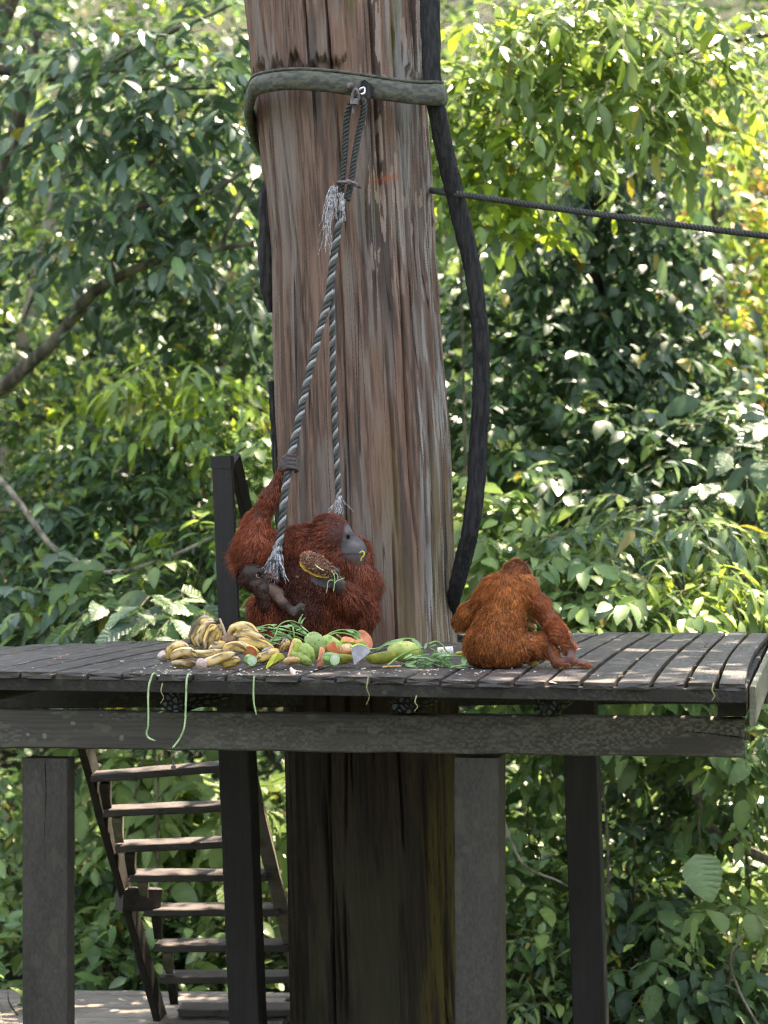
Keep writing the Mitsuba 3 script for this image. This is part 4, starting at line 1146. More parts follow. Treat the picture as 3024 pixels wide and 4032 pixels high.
def seg_d(p, a, b):
    a, b = np.asarray(a), np.asarray(b); d = b - a
    t = np.clip((p - a) @ d / (d @ d), 0, 1)
    return np.linalg.norm(p - a - t[:, None] * d, axis=1)


def hand_mask(p):
    a = lin(-seg_d(p, M(1060, 1110, -.37), M(890, 1070, -.42)), -.088, -.066)
    b = lin(-seg_d(p, M(655, 100, -.14), M(765, 180, -.13)), -.075, -.050) * (p[:, 2] > M(0, 240)[2])
    c = lin(-seg_d(p, M(1085, 1090, -.38), M(1055, 1005, -.42)), -.05, -.035)
    return np.maximum(np.maximum(a, b), c)


def mother_skin(p):
    fm, hm = face_mask(p)**2, hand_mask(p)
    f, s, u = head_local(p)
    base = np.array([.050, .014, .009]) * (.7 + .6 * meshkit.fbm(p * 14, 3, 3))[:, None]
    grey = np.array([.080, .065, .063]) * (.75 + .5 * meshkit.fbm(p * 60, 3, 5))[:, None]
    grey = grey * (1 - .85 * np.exp(-((f - 9.0) / 2.6)**2 - ((np.abs(s) - 3.0) / 2.3)**2 - ((u - 1.0) / 1.9)**2))[:, None]      # dark skin round the eyes
    grey = grey * (1 + .9 * np.exp(-((u + 2.6) / 1.6)**2 - (s / 3.5)**2))[:, None]                                              # paler nose and lids
    grey = grey * (1 + .55 * np.exp(-((u - 6) / 2.5)**2))[:, None]
    brown = np.array([.068, .040, .030])
    grey = grey * (1 - lin(-u, 9, 13))[:, None] + brown * lin(-u, 9, 13)[:, None]
    grey = grey * (1 - .7 * np.exp(-((u + 9.6 - .02 * f) / .42)**2) * lin(f, 7, 8.5))[:, None]                                 # the mouth line
    c = base * (1 - fm)[:, None] + grey * fm[:, None]
    hand = np.array([.085, .064, .060]) * (.7 + .6 * meshkit.fbm(p * 70, 2, 6))[:, None]
    return c * (1 - hm)[:, None] + hand * hm[:, None]


mv = np.array(mother.vertices)
put_root(mk, (mv, np.array(mother.faces)), 'skin', smooth=True, color=mother_skin(mv))
chains = [(M(1200, 930, -.02), M(1300, 1370, -.15), .17), (M(1085, 1125, -.34), M(1300, 1370, -.15), .12), (M(640, 245, -.10), M(395, 860, -.12), .13), (M(600, 880, -.02), M(395, 860, -.12), .14),
          (M(520, 1370, -.24), M(560, 1610, -.30), .12)]


def mother_way(p, n):
    w = np.zeros_like(p) + [0, 0, -1.0]
    best = np.full(len(p), 9.0)
    for a, b, r in chains:
        d = seg_d(p, a, b) / r; t = nrm(b - a); m = (d < best) & (d < 1)
        w[m] = t * .7 + np.array([-.05, 0, -.65]); best[m] = d[m]
    f, s, u = head_local(p)
    hd = (f**2 + s**2 + (u - 1)**2 < 18**2) & (u > -9)
    back = nrm(p - HP(17, 0, -3)) + np.array([0, 0, -.25]) * lin(np.abs(s), 5, 10)[:, None]
    w[hd] = back[hd]
    # the hair on top of the shoulders falls away from the neck
    return w


def mother_len(p):
    L = np.full(len(p), .085)
    L = np.where(seg_d(p, M(395, 860, -.12), M(430, 650, -.06)) < .14, .135, L)
    L = np.where(seg_d(p, M(1330, 1130, -.06), M(1345, 1370, -.15)) < .14, .13, L)
    L = np.where(seg_d(p, M(1345, 1370, -.15), M(1120, 1150, -.32)) < .11, .11, L)
    f, s, u = head_local(p)
    L = np.where((f**2 + s**2 + u**2 < 15.5**2) & (u > -6), .022 + .035 * lin(-f, -5, 4), L)
    L = np.where(p[:, 2] > M(0, 640)[2], np.minimum(L, .030 + .05 * lin(-p[:, 2], -M(0, 330)[2], -M(0, 640)[2])), L)
    L = np.where((p[:, 2] > M(0, 330)[2]), .026, L)
    L = L * (1 - .45 * (seg_d(p, M(720, 1000, -.2), M(790, 1250, -.22)) < .12))
    return L * (1 - lin(face_mask(p), .45, .85)) * (1 - lin(hand_mask(p), .3, .7))


def mother_col(p):
    n = meshkit.fbm(p * 7, 3, 9)[:, None]
    c = np.array([.110, .026, .013]) * (1 - n) + np.array([.340, .092, .040]) * n
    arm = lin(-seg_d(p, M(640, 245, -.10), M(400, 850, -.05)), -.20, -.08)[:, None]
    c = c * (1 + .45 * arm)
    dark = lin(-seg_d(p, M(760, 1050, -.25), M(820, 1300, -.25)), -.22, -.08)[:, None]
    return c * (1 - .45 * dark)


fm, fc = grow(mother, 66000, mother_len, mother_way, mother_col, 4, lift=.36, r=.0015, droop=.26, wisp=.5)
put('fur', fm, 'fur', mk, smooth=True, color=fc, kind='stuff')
for s in (-1, 1):
    put('eye', ball(HP(8.75, s * 2.75, .9), .0135, 2), 'eye', mk)
for q in range(1):
    er = HP(-1.5, 11.2, -1.0)
    put('ear', disp(ball(er, .022, 2, (1, .45, 1.3)), .004, 60, 2), 'skin', mk, smooth=True, color=np.tile([.06, .035, .03], (162, 1)))
put('nipple', ball(M(768, 1085, -.245), .011, 2, (1, .8, 1)), 'skin', mk, smooth=True, color=np.tile([.15, .07, .06], (162, 1)))

# ---- her baby
bb = Body(M(200, 1480, -.3) * [1, 0, 1] + [0, 13.12, 0], M(900, 900, -.3) * [1, 0, 1] + [0, 13.85, 0], .0042)
BH = M(396, 1062, -.20)
bf = nrm([.55, -.76, .33]); bl = nrm([.12, .10, 1.0]); bl = nrm(bl - bf * (bl @ bf)); bu = np.cross(bf, bl); BRm = np.stack([bf, bl, bu], 1)


def BP(f, l, u): return BH + (f * bf + l * bl + u * bu) * .01


bb.ell(BH, [.080, .074, .080], .02, BRm)
bb.ell(BP(6.0, 0, -2.4), [.036, .036, .036], .02, BRm)
bb.ell(BP(8.6, 0, -3.6), [.025, .030, .024], .012, BRm)
for s in (-1, 1):
    bb.ell(BP(7.6, s * 2.7, -.6), [.010, .015, .015], .006, BRm, cut=True)
bb.ell(M(405, 1145, -.26), U(26, 14, 22), .008)
bb.cone(M(430, 1130, -.22), M(520, 1200, -.27), U(60), U(72), .03)
bb.cone(M(520, 1190, -.27), M(600, 1225, -.30), U(75), U(62), .03)
bb.chain([M(470, 1190, -.33), M(500, 1300, -.40), M(500, 1180, -.43), M(508, 1100, -.43)], U(42, 38, 34, 26), .012)
bb.chain([M(508, 1105, -.43), M(525, 1080, -.435)], U(27, 24), .008)
for (x, y) in ((524, 1022), (571, 1026), (606, 1068), (615, 1108)):
    bb.chain([M(528, 1085, -.435), M((528 + x) / 2 + 5, (1085 + y) / 2 - 2, -.45), M(x, y, -.445)], U(12.5, 11, 8.5), .005)
bb.chain([M(505, 1112, -.44), M(488, 1075, -.45), M(500, 1055, -.455)], U(12, 10, 8), .005)
bb.chain([M(590, 1235, -.30), M(650, 1300, -.36), M(735, 1372, -.36), M(800, 1322, -.36)], U(50, 42, 32, 30), .014)
for k in range(4):
    bb.chain([M(795, 1318 + 6 * k, -.37), M(828 - 4 * k, 1312 + 14 * k, -.375), M(826 - 6 * k, 1332 + 14 * k, -.365)], U(11, 9, 7), .005)
bb.chain([M(760, 1355, -.37), M(740, 1395, -.38)], U(15, 11), .008)
baby = bb.mesh(4)
bk = thing('orangutan', 'tiny dark baby orangutan clinging to its mother, open hand beside the frayed rope end', 'orangutan')


def baby_col(p):
    c = np.array([.040, .024, .018]) * (.75 + .5 * meshkit.fbm(p * 40, 3, 5))[:, None]
    belly = lin(-seg_d(p, M(560, 1190, -.34), M(620, 1240, -.36)), -.07, -.035)[:, None]
    c = c * (1 - belly) + np.array([.13, .076, .052]) * belly
    hand = lin(-seg_d(p, M(560, 1060, -.45), M(600, 1090, -.45)), -.045, -.02)[:, None]
    c = c * (1 - hand) + np.array([.13, .075, .064]) * hand
    foot = lin(-seg_d(p, M(720, 1370, -.36), M(820, 1330, -.36)), -.06, -.04)[:, None]
    return c * (1 - foot) + np.array([.066, .052, .042]) * foot


bv = np.array(baby.vertices)
put_root(bk, (bv, np.array(baby.faces)), 'skin', smooth=True, color=baby_col(bv))


def baby_len(p):
    q = (p - BH) * 100
    face = (q @ bf > 4.2)
    skin = (seg_d(p, M(560, 1190, -.34), M(620, 1240, -.36)) < .07) | (seg_d(p, M(508, 1150, -.43), M(560, 1060, -.45)) < .05) | (seg_d(p, M(735, 1372, -.36), M(820, 1330, -.36)) < .06)
    return np.where(face & (np.linalg.norm(q, axis=1) < 13), 0, np.where(skin, .010, np.where(np.linalg.norm(q, axis=1) < 10, .055, .040)))


fm, fc = grow(baby, 16000, baby_len, lambda p, n: np.where((np.linalg.norm(p - BH, axis=1) < .10)[:, None], nrm(p - BP(9, 0, 0)) + [-.3, 0, -.2], np.zeros_like(p) + [-.4, .1, -.9]), lambda p: np.tile([.085, .032, .018], (len(p), 1)), 6, r=.0011)
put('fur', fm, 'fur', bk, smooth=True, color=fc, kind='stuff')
for s in (-1, 1):
    if s < 0: put('eyelid', trimesh.creation.torus(.0165, .0052, 20, 10).apply_transform(np.vstack([np.hstack([np.stack([bl, bu, bf], 1), BP(7.0, s * 2.7, -.6)[:, None]]), [0, 0, 0, 1]])), 'pale_lid', bk, label='pale ring round the eye')
    put('eye', ball(BP(6.7, s * 2.7, -.6), .0135, 2), 'eye', bk)

# ---- the young one seen from behind
K2 = 11.98 / F / 2.074


def J(x, y, dy=0.0):
    return P(1650 + x / 2.074, 2100 + y / 2.074, 11.98 + dy)


def W(*r): return [v * K2 for v in r] if len(r) > 1 else r[0] * K2


ju = Body(J(200, 1180, .35) * [1, 0, 1] + [0, 11.55, 0], J(1480, 140, .35) * [1, 0, 1] + [0, 12.55, 0], .006)
ju.ell(J(630, 935, .03), W(248, 205, 185), .04)
ju.cone(J(635, 870, .03), J(685, 560, .05), W(230), W(180), .05)
ju.cone(J(590, 540, .06), J(835, 480, .06), W(98), W(95), .05)
ju.cone(J(610, 440, .07), J(850, 410, .07), W(92), W(88), .05)
ju.cone(J(700, 500, .06), J(760, 400, .09), W(145), W(105), .05)
ju.ell(J(790, 310, .12), W(94, 100, 82), .04)
ju.cone(J(800, 330, .14), J(815, 360, .24), W(80), W(55), .03)
ju.chain([J(530, 540, .06), J(400, 650, .10), J(345, 715, .13), J(420, 690, .30)], W(84, 62, 54, 40), .04)
ju.chain([J(860, 480, .06), J(985, 590, .05), J(1075, 720, .02), J(1150, 815, 0), J(1232, 945, -.02)], W(92, 70, 62, 56, 34), .04)
ju.chain([J(1232, 945, -.02), J(1240, 1000, -.04)], W(42, 34), .02)
for k in range(4):
    ju.chain([J(1225 + 9 * k, 985, -.055), J(1215 + 9 * k, 1015, -.075), J(1205 + 9 * k, 1032, -.06)], W(13, 11, 9), .006)
ju.chain([J(780, 960, .0), J(930, 920, .02), J(1020, 875, .05)], W(125, 88, 66), .04)
ju.chain([J(1020, 875, .05), J(1070, 960, .02), J(1125, 1055, -.05)], W(66, 54, 40), .03)
ju.chain([J(1120, 1062, -.05), J(1240, 1048, -.06), J(1320, 1052, -.065)], W(36, 34, 26), .02)
for k in range(4):
    ju.chain([J(1310, 1040 + 9 * k, -.05 - .018 * k), J(1362, 1045 + 10 * k, -.055 - .018 * k), J(1386, 1078 + 7 * k, -.055 - .018 * k), J(1380, 1100 + 5 * k, -.05 - .018 * k)], W(15, 14, 12, 9), .006)
ju.chain([J(1150, 1068, -.09), J(1215, 1078, -.12)], W(18, 13), .01)
young = ju.mesh()
jk = thing('orangutan', 'young orange orangutan seated near the deck edge with its back turned, right of the trunk', 'orangutan')


def foot_mask(p):
    return np.maximum(lin(-seg_d(p, J(1200, 1060, -.06), J(1390, 1080, -.07)), -.040, -.028), lin(-seg_d(p, J(1238, 985, -.05), J(1220, 1025, -.07)), -.03, -.02))


def young_skin(p):
    fm_ = foot_mask(p)[:, None]
    base = np.array([.10, .030, .012]) * (.7 + .6 * meshkit.fbm(p * 14, 3, 3))[:, None]
    skin = np.array([.125, .060, .047]) * (.7 + .6 * meshkit.fbm(p * 60, 3, 5))[:, None]
    return base * (1 - fm_) + skin * fm_


yv = np.array(young.vertices)
put_root(jk, (yv, np.array(young.faces)), 'skin', smooth=True, color=young_skin(yv))
jch = [(J(860, 480, .06), J(1075, 720, .02), .08), (J(1232, 945, -.02), J(1100, 760, .0), .065), (J(520, 560, .06), J(325, 725, .12), .08), (J(1020, 875, .05), J(1125, 1055, -.05), .06), (J(800, 960, 0), J(1000, 880, .05), .08)]


def young_way(p, n):
    w = np.zeros_like(p) + [0, 0, -1.0]
    w[:, 0] += (p[:, 0] - J(680, 0)[0]) * 2.2 * lin(p[:, 2], J(0, 700)[2], J(0, 450)[2])
    best = np.full(len(p), 9.0)
    for a, b, r in jch:
        d = seg_d(p, a, b) / r; m = (d < best) & (d < 1)
        w[m] = nrm(b - a) * .8 + np.array([0, 0, -.45]); best[m] = d[m]
    hd = np.linalg.norm(p - J(790, 300, .12), axis=1) < .085
    w[hd] = nrm(p[hd] - J(800, 330, .25)) + np.array([-.1, 0, .25])
    return w


def young_len(p):
    L = np.full(len(p), .056)
    L = np.where(np.linalg.norm(p - J(790, 300, .12), axis=1) < .10, .052, L)
    L = np.where(seg_d(p, J(1180, 850, 0), J(1240, 1000, -.03)) < .05, .018, L)
    L = np.where(seg_d(p, J(1075, 960, .02), J(1125, 1055, -.05)) < .055, .016, L)
    L = np.where(seg_d(p, J(520, 560, .06), J(325, 725, .12)) < .07, .045, L)
    L = np.where(seg_d(p, J(960, 560, .05), J(1200, 900, 0)) < .075, .042, L)
    L = np.where(seg_d(p, J(860, 950, .01), J(1020, 875, .05)) < .07, .034, L)
    return L * (1 - lin(foot_mask(p), .3, .7))


def young_col(p):
    n = meshkit.fbm(p * 9, 3, 9)[:, None]
    c = np.array([.25, .070, .021]) * (1 - n) + np.array([.60, .205, .054]) * n
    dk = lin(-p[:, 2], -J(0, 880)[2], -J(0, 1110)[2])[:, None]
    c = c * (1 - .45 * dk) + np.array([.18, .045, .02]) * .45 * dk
    arm = lin(-seg_d(p, J(960, 560, .05), J(1235, 980, -.03)), -.10, -.06)[:, None]
    c = c * (1 - .7 * arm) + np.array([.33, .088, .036]) * .7 * arm
    hd = lin(-np.linalg.norm(p - J(790, 290, .12), axis=1), -.10, -.06)[:, None]
    return c * (1 - .6 * hd) + np.array([.15, .055, .032]) * .6 * hd


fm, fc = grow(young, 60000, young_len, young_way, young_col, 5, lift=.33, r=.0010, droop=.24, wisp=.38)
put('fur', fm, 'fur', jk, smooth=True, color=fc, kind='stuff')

# ------------------------------------------------------------------ the food on the deck
scene['fruit'] = two({'type': 'principled', 'base_color': VC, 'roughness': .45, 'specular': .45})
scene['greens'] = leaf_bsdf(.4, .5, .3)


def D(px, py, up=0.0):
    """The point of the deck (or up metres over it) that the photograph shows at (px, py)."""
    Y = .85 * F / (py - 2014)
    return np.array([(px - 1512) / F * Y, Y, ZD + up])


def A(x, y): return 600 + x / 3.016, 2400 + y / 3.016


def B(x, y): return 1000 + x / 3.318, 2400 + y / 3.318


def C_(x, y): return 1400 + x / 3.016, 2400 + y / 3.016


def at(xy, Y): return P(xy[0], xy[1], Y)


def vcol(p, c0, c1, fr, seed, lo=.35, hi=.65):
    t = lin(meshkit.fbm(np.asarray(p) * fr + seed, 4, seed), lo, hi)[:, None]
    return np.asarray(c0) * (1 - t) + np.asarray(c1) * t


def banana(path, r, seed, dark=.4, ripe=(.68, .42, .075)):
    p = spline(path, 34); u = np.linspace(0, 1, 34)
    rad = r * 1.06 * (np.minimum(u / .24, 1)**.8 * .72 + .28) * (1 - .78 * np.clip((u - .72) / .28, 0, 1)**1.5)
    t, a, b = frames(p)
    th = np.arange(15) * 2 * np.pi / 15
    five = 1 + .12 * np.cos(5 * th)                       # angular section of a cooking banana
    ring = p[:, None] + (rad[:, None] * five)[..., None] * (np.cos(th)[None, :, None] * a[:, None] + np.sin(th)[None, :, None] * b[:, None])
    v, f = sweep(p, ring)
    c = vcol(v, np.array(ripe) * .8, np.array(ripe) * np.array([1.25, 1.3, 1.7]), 25, seed)
    uu = np.concatenate([np.repeat(u, 15), [0, 1]])
    ang = np.concatenate([np.tile(th, 34), [0, 0]])
    edge = np.cos(5 * ang) * .5 + .5
    L = np.linalg.norm(np.diff(p, axis=0), axis=1).sum()
    st = meshkit.fbm(np.stack([uu * L * 16 + seed * 3.7, np.cos(ang) * 2.4, np.sin(ang) * 2.4], 1), 4, seed) + .12 * edge * (np.cos(ang * 2 + seed) > 0)
    st = lin(st, .585 - dark * .24, .655 - dark * .2)[:, None] * .92
    c = c * (1 - st) + np.array([.03, .018, .010]) * st
    br = lin(meshkit.fbm(v * 18 + 3, 3, seed + 5), .46, .66)[:, None]; c = c * (1 - .4 * br) + np.array([.32, .16, .05]) * .4 * br
    pale = lin(meshkit.fbm(np.stack([uu * L * 20 + seed, np.cos(ang) * 1.6, np.sin(ang) * 1.6], 1), 3, seed + 1), .50, .62)[:, None]
    c = c * (1 - .7 * pale) + np.array([.76, .57, .36]) * .7 * pale
    tip = np.clip((np.abs(uu - .5) - .44) / .05, 0, 1)[:, None]
    return (v, f), c * (1 - .8 * tip) + np.array([.05, .035, .022]) * .8 * tip


def put_banana(name, parent, path, r, seed, **k):
    m, c = banana(path, r, seed, k.pop('dark', .4), k.pop('ripe', (.68, .42, .075)))
    return put(name, m, 'fruit', parent, smooth=True, color=c, **k)


Yb = 12.45
# the two tall bunches
b1 = thing('banana_bunch', 'upright bunch of brown-streaked bananas at the top left of the food pile', 'bananas')
for q, (pts, r) in enumerate((([(740, 135), (600, 150), (500, 290), (520, 450)], .030), ([(750, 150), (640, 200), (560, 330), (585, 470)], .026), ([(775, 190), (720, 240), (670, 350), (650, 480)], .027), ([(790, 170), (800, 250), (780, 340), (740, 430)], .022))):
    put_banana('banana', b1, [at(A(x, y), Yb - .03 * q + .05 * (q == 3)) for x, y in pts], r, 10 + q, dark=.65 if q < 2 else .3)
put('stalk', disp(tube(spline([at(A(790, 110), Yb), at(A(770, 160), Yb), at(A(755, 215), Yb)], 12), [.012] * 12, 8), .003, 60, 2), 'fruit', b1, smooth=True, color=np.tile([.07, .05, .03], (98, 1)))
put('peel_strip', tube(spline([at(A(800, 108), Yb - .03), at(A(835, 200), Yb - .05), at(A(872, 320), Yb - .06)], 12), np.linspace(.006, .011, 12), 6), 'fruit', b1, smooth=True, color=np.tile([.42, .30, .17], (74, 1)))
b2 = thing('banana_bunch', 'large bunch of bruised yellow bananas lying with its cut crown to the left', 'bananas')
Y2 = 12.35
for q, (pts, r) in enumerate((([(900, 300), (990, 225), (1120, 215), (1290, 340)], .030), ([(950, 320), (1080, 295), (1220, 330), (1390, 430)], .029), ([(1010, 360), (1140, 385), (1300, 420), (1450, 470)], .028), ([(990, 390), (1080, 450), (1180, 500), (1280, 530)], .030), ([(880, 400), (800, 430), (720, 440), (690, 420)], .026))):
    put_banana('banana', b2, [at(A(x, y), Y2 - .035 * q) for x, y in pts], r, 20 + q, dark=.3 + .15 * (q % 2))
put('crown', disp(ball(at(A(895, 365), Y2 - .10), .034, 3, (1.3, .7, .9)), .012, 45, 3), 'fruit', b2, smooth=True, color=np.tile([.16, .09, .04], (642, 1)))
for q in range(5):
    e = at(A(845 + q * 24, 352 - q * 6), Y2 - .13)
    put('stub', tube([e, e + [.004, -.012, -.020]], [.007, .006], 7), 'fruit', b2, color=None if False else np.tile([.22, .11, .045], (16, 1)), smooth=True)
# loose bananas along the front
loose = [('curved browned banana at the far left of the pile', [(190, 600), (230, 480), (330, 430), (440, 455)], .027, .35, 12.05),
         ('banana under the curved one at the left of the pile', [(205, 575), (310, 520), (420, 505), (530, 560)], .026, .3, 11.98),
         ('dark bruised banana lying lowest at the left', [(215, 640), (330, 630), (430, 640), (520, 645)], .022, .8, 11.98),
         ('straight greenish banana lying across two others', [(455, 500), (560, 530), (700, 520), (840, 490)], .021, .35, 11.92),
         ('plump pale-backed banana in the middle of the banana heap', [(835, 500), (920, 450), (1010, 440), (1110, 490)], .027, .25, 11.95),
         ('banana pointing its cut pale end at the viewer', [(560, 640), (700, 615), (840, 560), (985, 525)], .026, .2, 11.78),
         ('short banana on the boards beside the green gourd piece', [(790, 640), (880, 640), (980, 615), (1055, 605)], .025, .45, 11.82),
         ('brown-edged banana leaning right of the green gourd piece', [(1225, 610), (1310, 570), (1410, 530), (1510, 480)], .028, .25, 11.98),
         ('shrivelled brown banana standing behind the yellow-green slices', [(1520, 500), (1555, 440), (1590, 390), (1615, 350)], .020, .55, 12.1)]
for q, (lab, pts, r, dk, Y) in enumerate(loose):
    k = put_banana('banana', None, [at(A(x, y), Y) for x, y in pts], r, 40 + q, dark=dk, label=lab, cat='banana', group='loose bananas on the deck')
    if q == 5:
        c = at(A(585, 645), 11.74)
        put('cut_end', disp(ball(c, .031, 3, (1, .5, .95)), .004, 60, 1), 'fruit', k, smooth=True, color=np.tile([.52, .36, .30], (642, 1)), label='pale cut end')
ch = ball(D(645, 2602, .030), .032, 3, (1.15, .8, .95))
put('root_chunk', disp(ch, .008, 40, 4), 'fruit', smooth=True, color=vcol(ch[0], (.20, .13, .09), (.58, .44, .36), 40, 3), label='pale knobbly cut chunk lying alone at the far left of the pile', cat='fruit')


def fruit_piece(name, label, c, rad, R, planes, skin0, skin1, flesh0, flesh1, seed, hollow=0.0, cat='fruit', group=None, seeds=0):
    """A piece of fruit cut from an ellipsoid by planes (normal, offset) in its own axes: skin and cut flesh are its parts."""
    s = m3.Manifold.sphere(1.0, 56).scale([float(v) for v in rad])
    for nn, off in planes:
        s = s.trim_by_plane([float(v) for v in nrm(nn)], float(off))
    if hollow:
        s = s - m3.Manifold.sphere(1.0, 40).scale([float(v * hollow) for v in rad])
    m = s.refine_to_length(float(max(rad) * .12)).to_mesh()
    v, f = np.array(m.vert_properties[:, :3], float), np.array(m.tri_verts)
    e = np.linalg.norm(v / rad, axis=1)
    on = (e[f] > .985).all(1)
    cen = v[f].mean(1); fn = np.cross(v[f[:, 1]] - v[f[:, 0]], v[f[:, 2]] - v[f[:, 0]])
    out = (nrm(fn) * nrm(cen / np.square(rad))).sum(1) > .80
    on &= out
    k = thing(name, label, cat, group)
    bumpy = v * (1 + .03 * (meshkit.fbm(v * 30 + seed, 3, seed) - .5)[:, None])
    w = bumpy @ np.asarray(R).T + np.asarray(c)
    rimd = np.clip((1 - e) * 5, 0, 1)[:, None]
    for nm, sel, c0, c1, fr in (('skin', on, skin0, skin1, 16), ('flesh', ~on, flesh0, flesh1, 30)):
        if not sel.any(): continue
        tm = trimesh.Trimesh(w, f[sel], process=False); tm.remove_unreferenced_vertices()
        vv = np.array(tm.vertices)
        col = vcol(vv, c0, c1, fr, seed)
        if nm == 'skin':
            sp = lin(meshkit.fbm(vv * 55 + 3, 3, seed), .60, .70)[:, None]; col = col * (1 - .55 * sp)
        put(nm, (vv, np.array(tm.faces)), 'fruit', k, smooth=True if nm == 'skin' else 25, **({'color': col} if nm == 'skin' else {})) if nm == 'skin' else put(nm, (vv, np.array(tm.faces)), 'fruit', k, smooth=False, color=col)
    return k


G0, G1 = (.135, .20, .035), (.28, .32, .065)       # papaya skin, green
Y0, Y1 = (.34, .36, .03), (.50, .46, .05)          # turning yellow
O0, O1 = (.50, .13, .05), (.62, .23, .10)         # ripe flesh
PK0, PK1 = (.72, .28, .18), (.78, .42, .28)
W0, W1 = (.40, .37, .40), (.54, .50, .52)
Rz = lambda d: rot([0, 0, 1], d)
Rx = lambda d: rot([1, 0, 0], d)
Ry = lambda d: rot([0, 1, 0], d)
fruit_piece('papaya_piece', 'yellow-green papaya wedge lying skin outward beside the green gourd piece', at(B(265, 680), 11.86), np.array([.062, .05, .04]), Ry(-32) @ Rx(20), [((0, .6, 1), -.012), ((-.4, .9, 0), -.025), ((.45, 0, -1), -.014)], (.20, .21, .02), (.36, .34, .035), Y0, Y1, 1)
fruit_piece('papaya_piece', 'tall rounded yellow-green papaya slice standing in the middle of the pile', at(B(535, 530), 12.02), np.array([.050, .040, .066]), Ry(8) @ Rz(12), [((0, -1, .2), -.03), ((1, 0, -.18), -.026)], G1, Y1, PK0, PK1, 2)
fruit_piece('papaya_piece', 'smooth green papaya half leaning right of the tall slice', at(B(690, 590), 11.96), np.array([.046, .036, .064]), Ry(-14) @ Rz(-12), [((0, -1, .1), -.03), ((.6, 0, 1), -.026)], (.22, .33, .06), (.36, .43, .10), PK0, PK1, 3)
fruit_piece('papaya_piece', 'pink papaya crescent with its cut face up, in front of the green half', at(B(620, 645), 11.84), np.array([.066, .030, .026]), Ry(28) @ Rx(-50), [((0, -.3, -1), -.008)], G0, G1, PK0, PK1, 4, hollow=.55)
fruit_piece('split_fruit', 'small split tan fruit with a glossy cut face at the front of the pile', at(B(490, 675), 11.80), np.array([.046, .036, .024]), Ry(-6) @ Rx(-25), [], (.40, .21, .08), (.62, .40, .18), O0, O1, 5)
fruit_piece('papaya_piece', 'large dull green papaya quarter with a browned cut edge at the back of the pile', at(B(790, 470), 12.3), np.array([.064, .05, .078]), Ry(-10), [((.92, -.40, .30), -.024)], (.165, .25, .06), (.30, .38, .11), (.42, .28, .18), (.55, .40, .28), 6)
fruit_piece('papaya_piece', 'pale lime papaya piece with a white cut top behind the red cube', at(B(1010, 460), 12.35), np.array([.072, .045, .058]), Ry(16), [((-.35, -.5, -1), -.030)], (.33, .42, .09), (.46, .52, .14), W0, W1, 7)
fruit_piece('papaya_piece', 'bright red-orange papaya chunk standing between green rinds', at(B(1030, 500), 12.08), np.array([.05, .04, .05]), Ry(-30), [((-1, 0, 0), -.022), ((1, 0, .2), -.026), ((0, 1, 0), -.018), ((0, 0, -1), -.030)], O0, O1, O0, O1, 8)
fruit_piece('papaya_piece', 'small yellow papaya piece behind the round tan fruit', at(B(1225, 425), 12.35), np.array([.042, .03, .034]), Ry(15), [((0, .5, -1), -.018)], Y0, Y1, O0, O1, 9)
fruit_piece('papaya_piece', 'olive-yellow papaya piece under the bent green stalk', at(B(1340, 450), 12.4), np.array([.044, .03, .038]), Ry(-12), [((0, .5, -1), -.020)], (.24, .26, .025), (.36, .34, .035), O0, O1, 10)
fruit_piece('papaya_piece', 'dark green papaya end with orange flesh at the back right of the pile', at(B(1430, 410), 12.6), np.array([.055, .04, .066]), Ry(-25), [((-.6, .8, -.1), -.012)], (.075, .13, .02), (.16, .22, .03), O0, O1, 11)
fruit_piece('papaya_piece', 'thin red papaya slice standing beside the cut gourd', at(B(868, 625), 11.90), np.array([.026, .02, .058]), Ry(10), [((1, 0, 0), -.012)], PK0, O1, O0, O1, 12)
fruit_piece('papaya_piece', 'long papaya boat with an orange rim behind the cut gourd', at(B(1085, 620), 11.98), np.array([.100, .045, .040]), Ry(3), [((0, -.25, -1), -.012)], (.24, .22, .03), (.36, .30, .04), O0, O1, 13, hollow=.7)
fruit_piece('round_fruit', 'round tan fruit resting on the papaya boat', at(B(1225, 525), 12.05), np.array([.046, .040, .034]), Ry(8), [], (.42, .24, .09), (.62, .42, .20), O0, O1, 14)
fruit_piece('papaya_piece', 'papaya wedge with a lilac-white cut face turned to the viewer', at(B(1375, 590), 11.88), np.array([.064, .05, .060]), Rz(8), [((0, 1, .12), -.012), ((1, 0, .15), -.034), ((-.62, 0, .78), -.026)], (.36, .46, .06), (.48, .54, .09), W0, W1, 15)
fruit_piece('papaya_piece', 'long half papaya with its orange inside up, right of the white-faced wedge', at(C_(300, 545), 11.98), np.array([.088, .05, .050]), Ry(-8), [((.06, -.25, -1), -.010)], (.22, .22, .03), (.36, .35, .05), O0, O1, 16, hollow=.68)
fruit_piece('papaya', 'big whole-looking lime-green papaya at the right end of the pile', at(C_(580, 500), 12.15), np.array([.098, .062, .060]), Ry(4), [], (.30, .37, .06), (.47, .50, .12), O0, O1, 17)
fruit_piece('papaya_piece', 'lilac-white cut slice behind the leaning banana', at(A(1380, 500), 12.1), np.array([.042, .02, .026]), Ry(-12), [((0, 1, 0), -.004)], W0, W1, W0, W1, 18)
fruit_piece('papaya_piece', 'orange-rimmed yellow piece tucked behind the green gourd piece', at(A(1165, 500), 12.0), np.array([.040, .025, .036]), Ry(30), [((0, 1, .3), -.006)], Y0, (.6, .4, .08), O0, O1, 19)
fruit_piece('fruit_piece', 'white-fleshed fruit chunk on the boards behind the wilted greens', at(C_(1065, 500), 12.55), np.array([.058, .045, .040]), Ry(-4), [((1, 0, .1), -.042), ((-1, 0, 0), -.046), ((0, 0, -1), -.026)], (.62, .55, .42), (.70, .64, .55), (.66, .60, .50), (.72, .66, .58), 20)
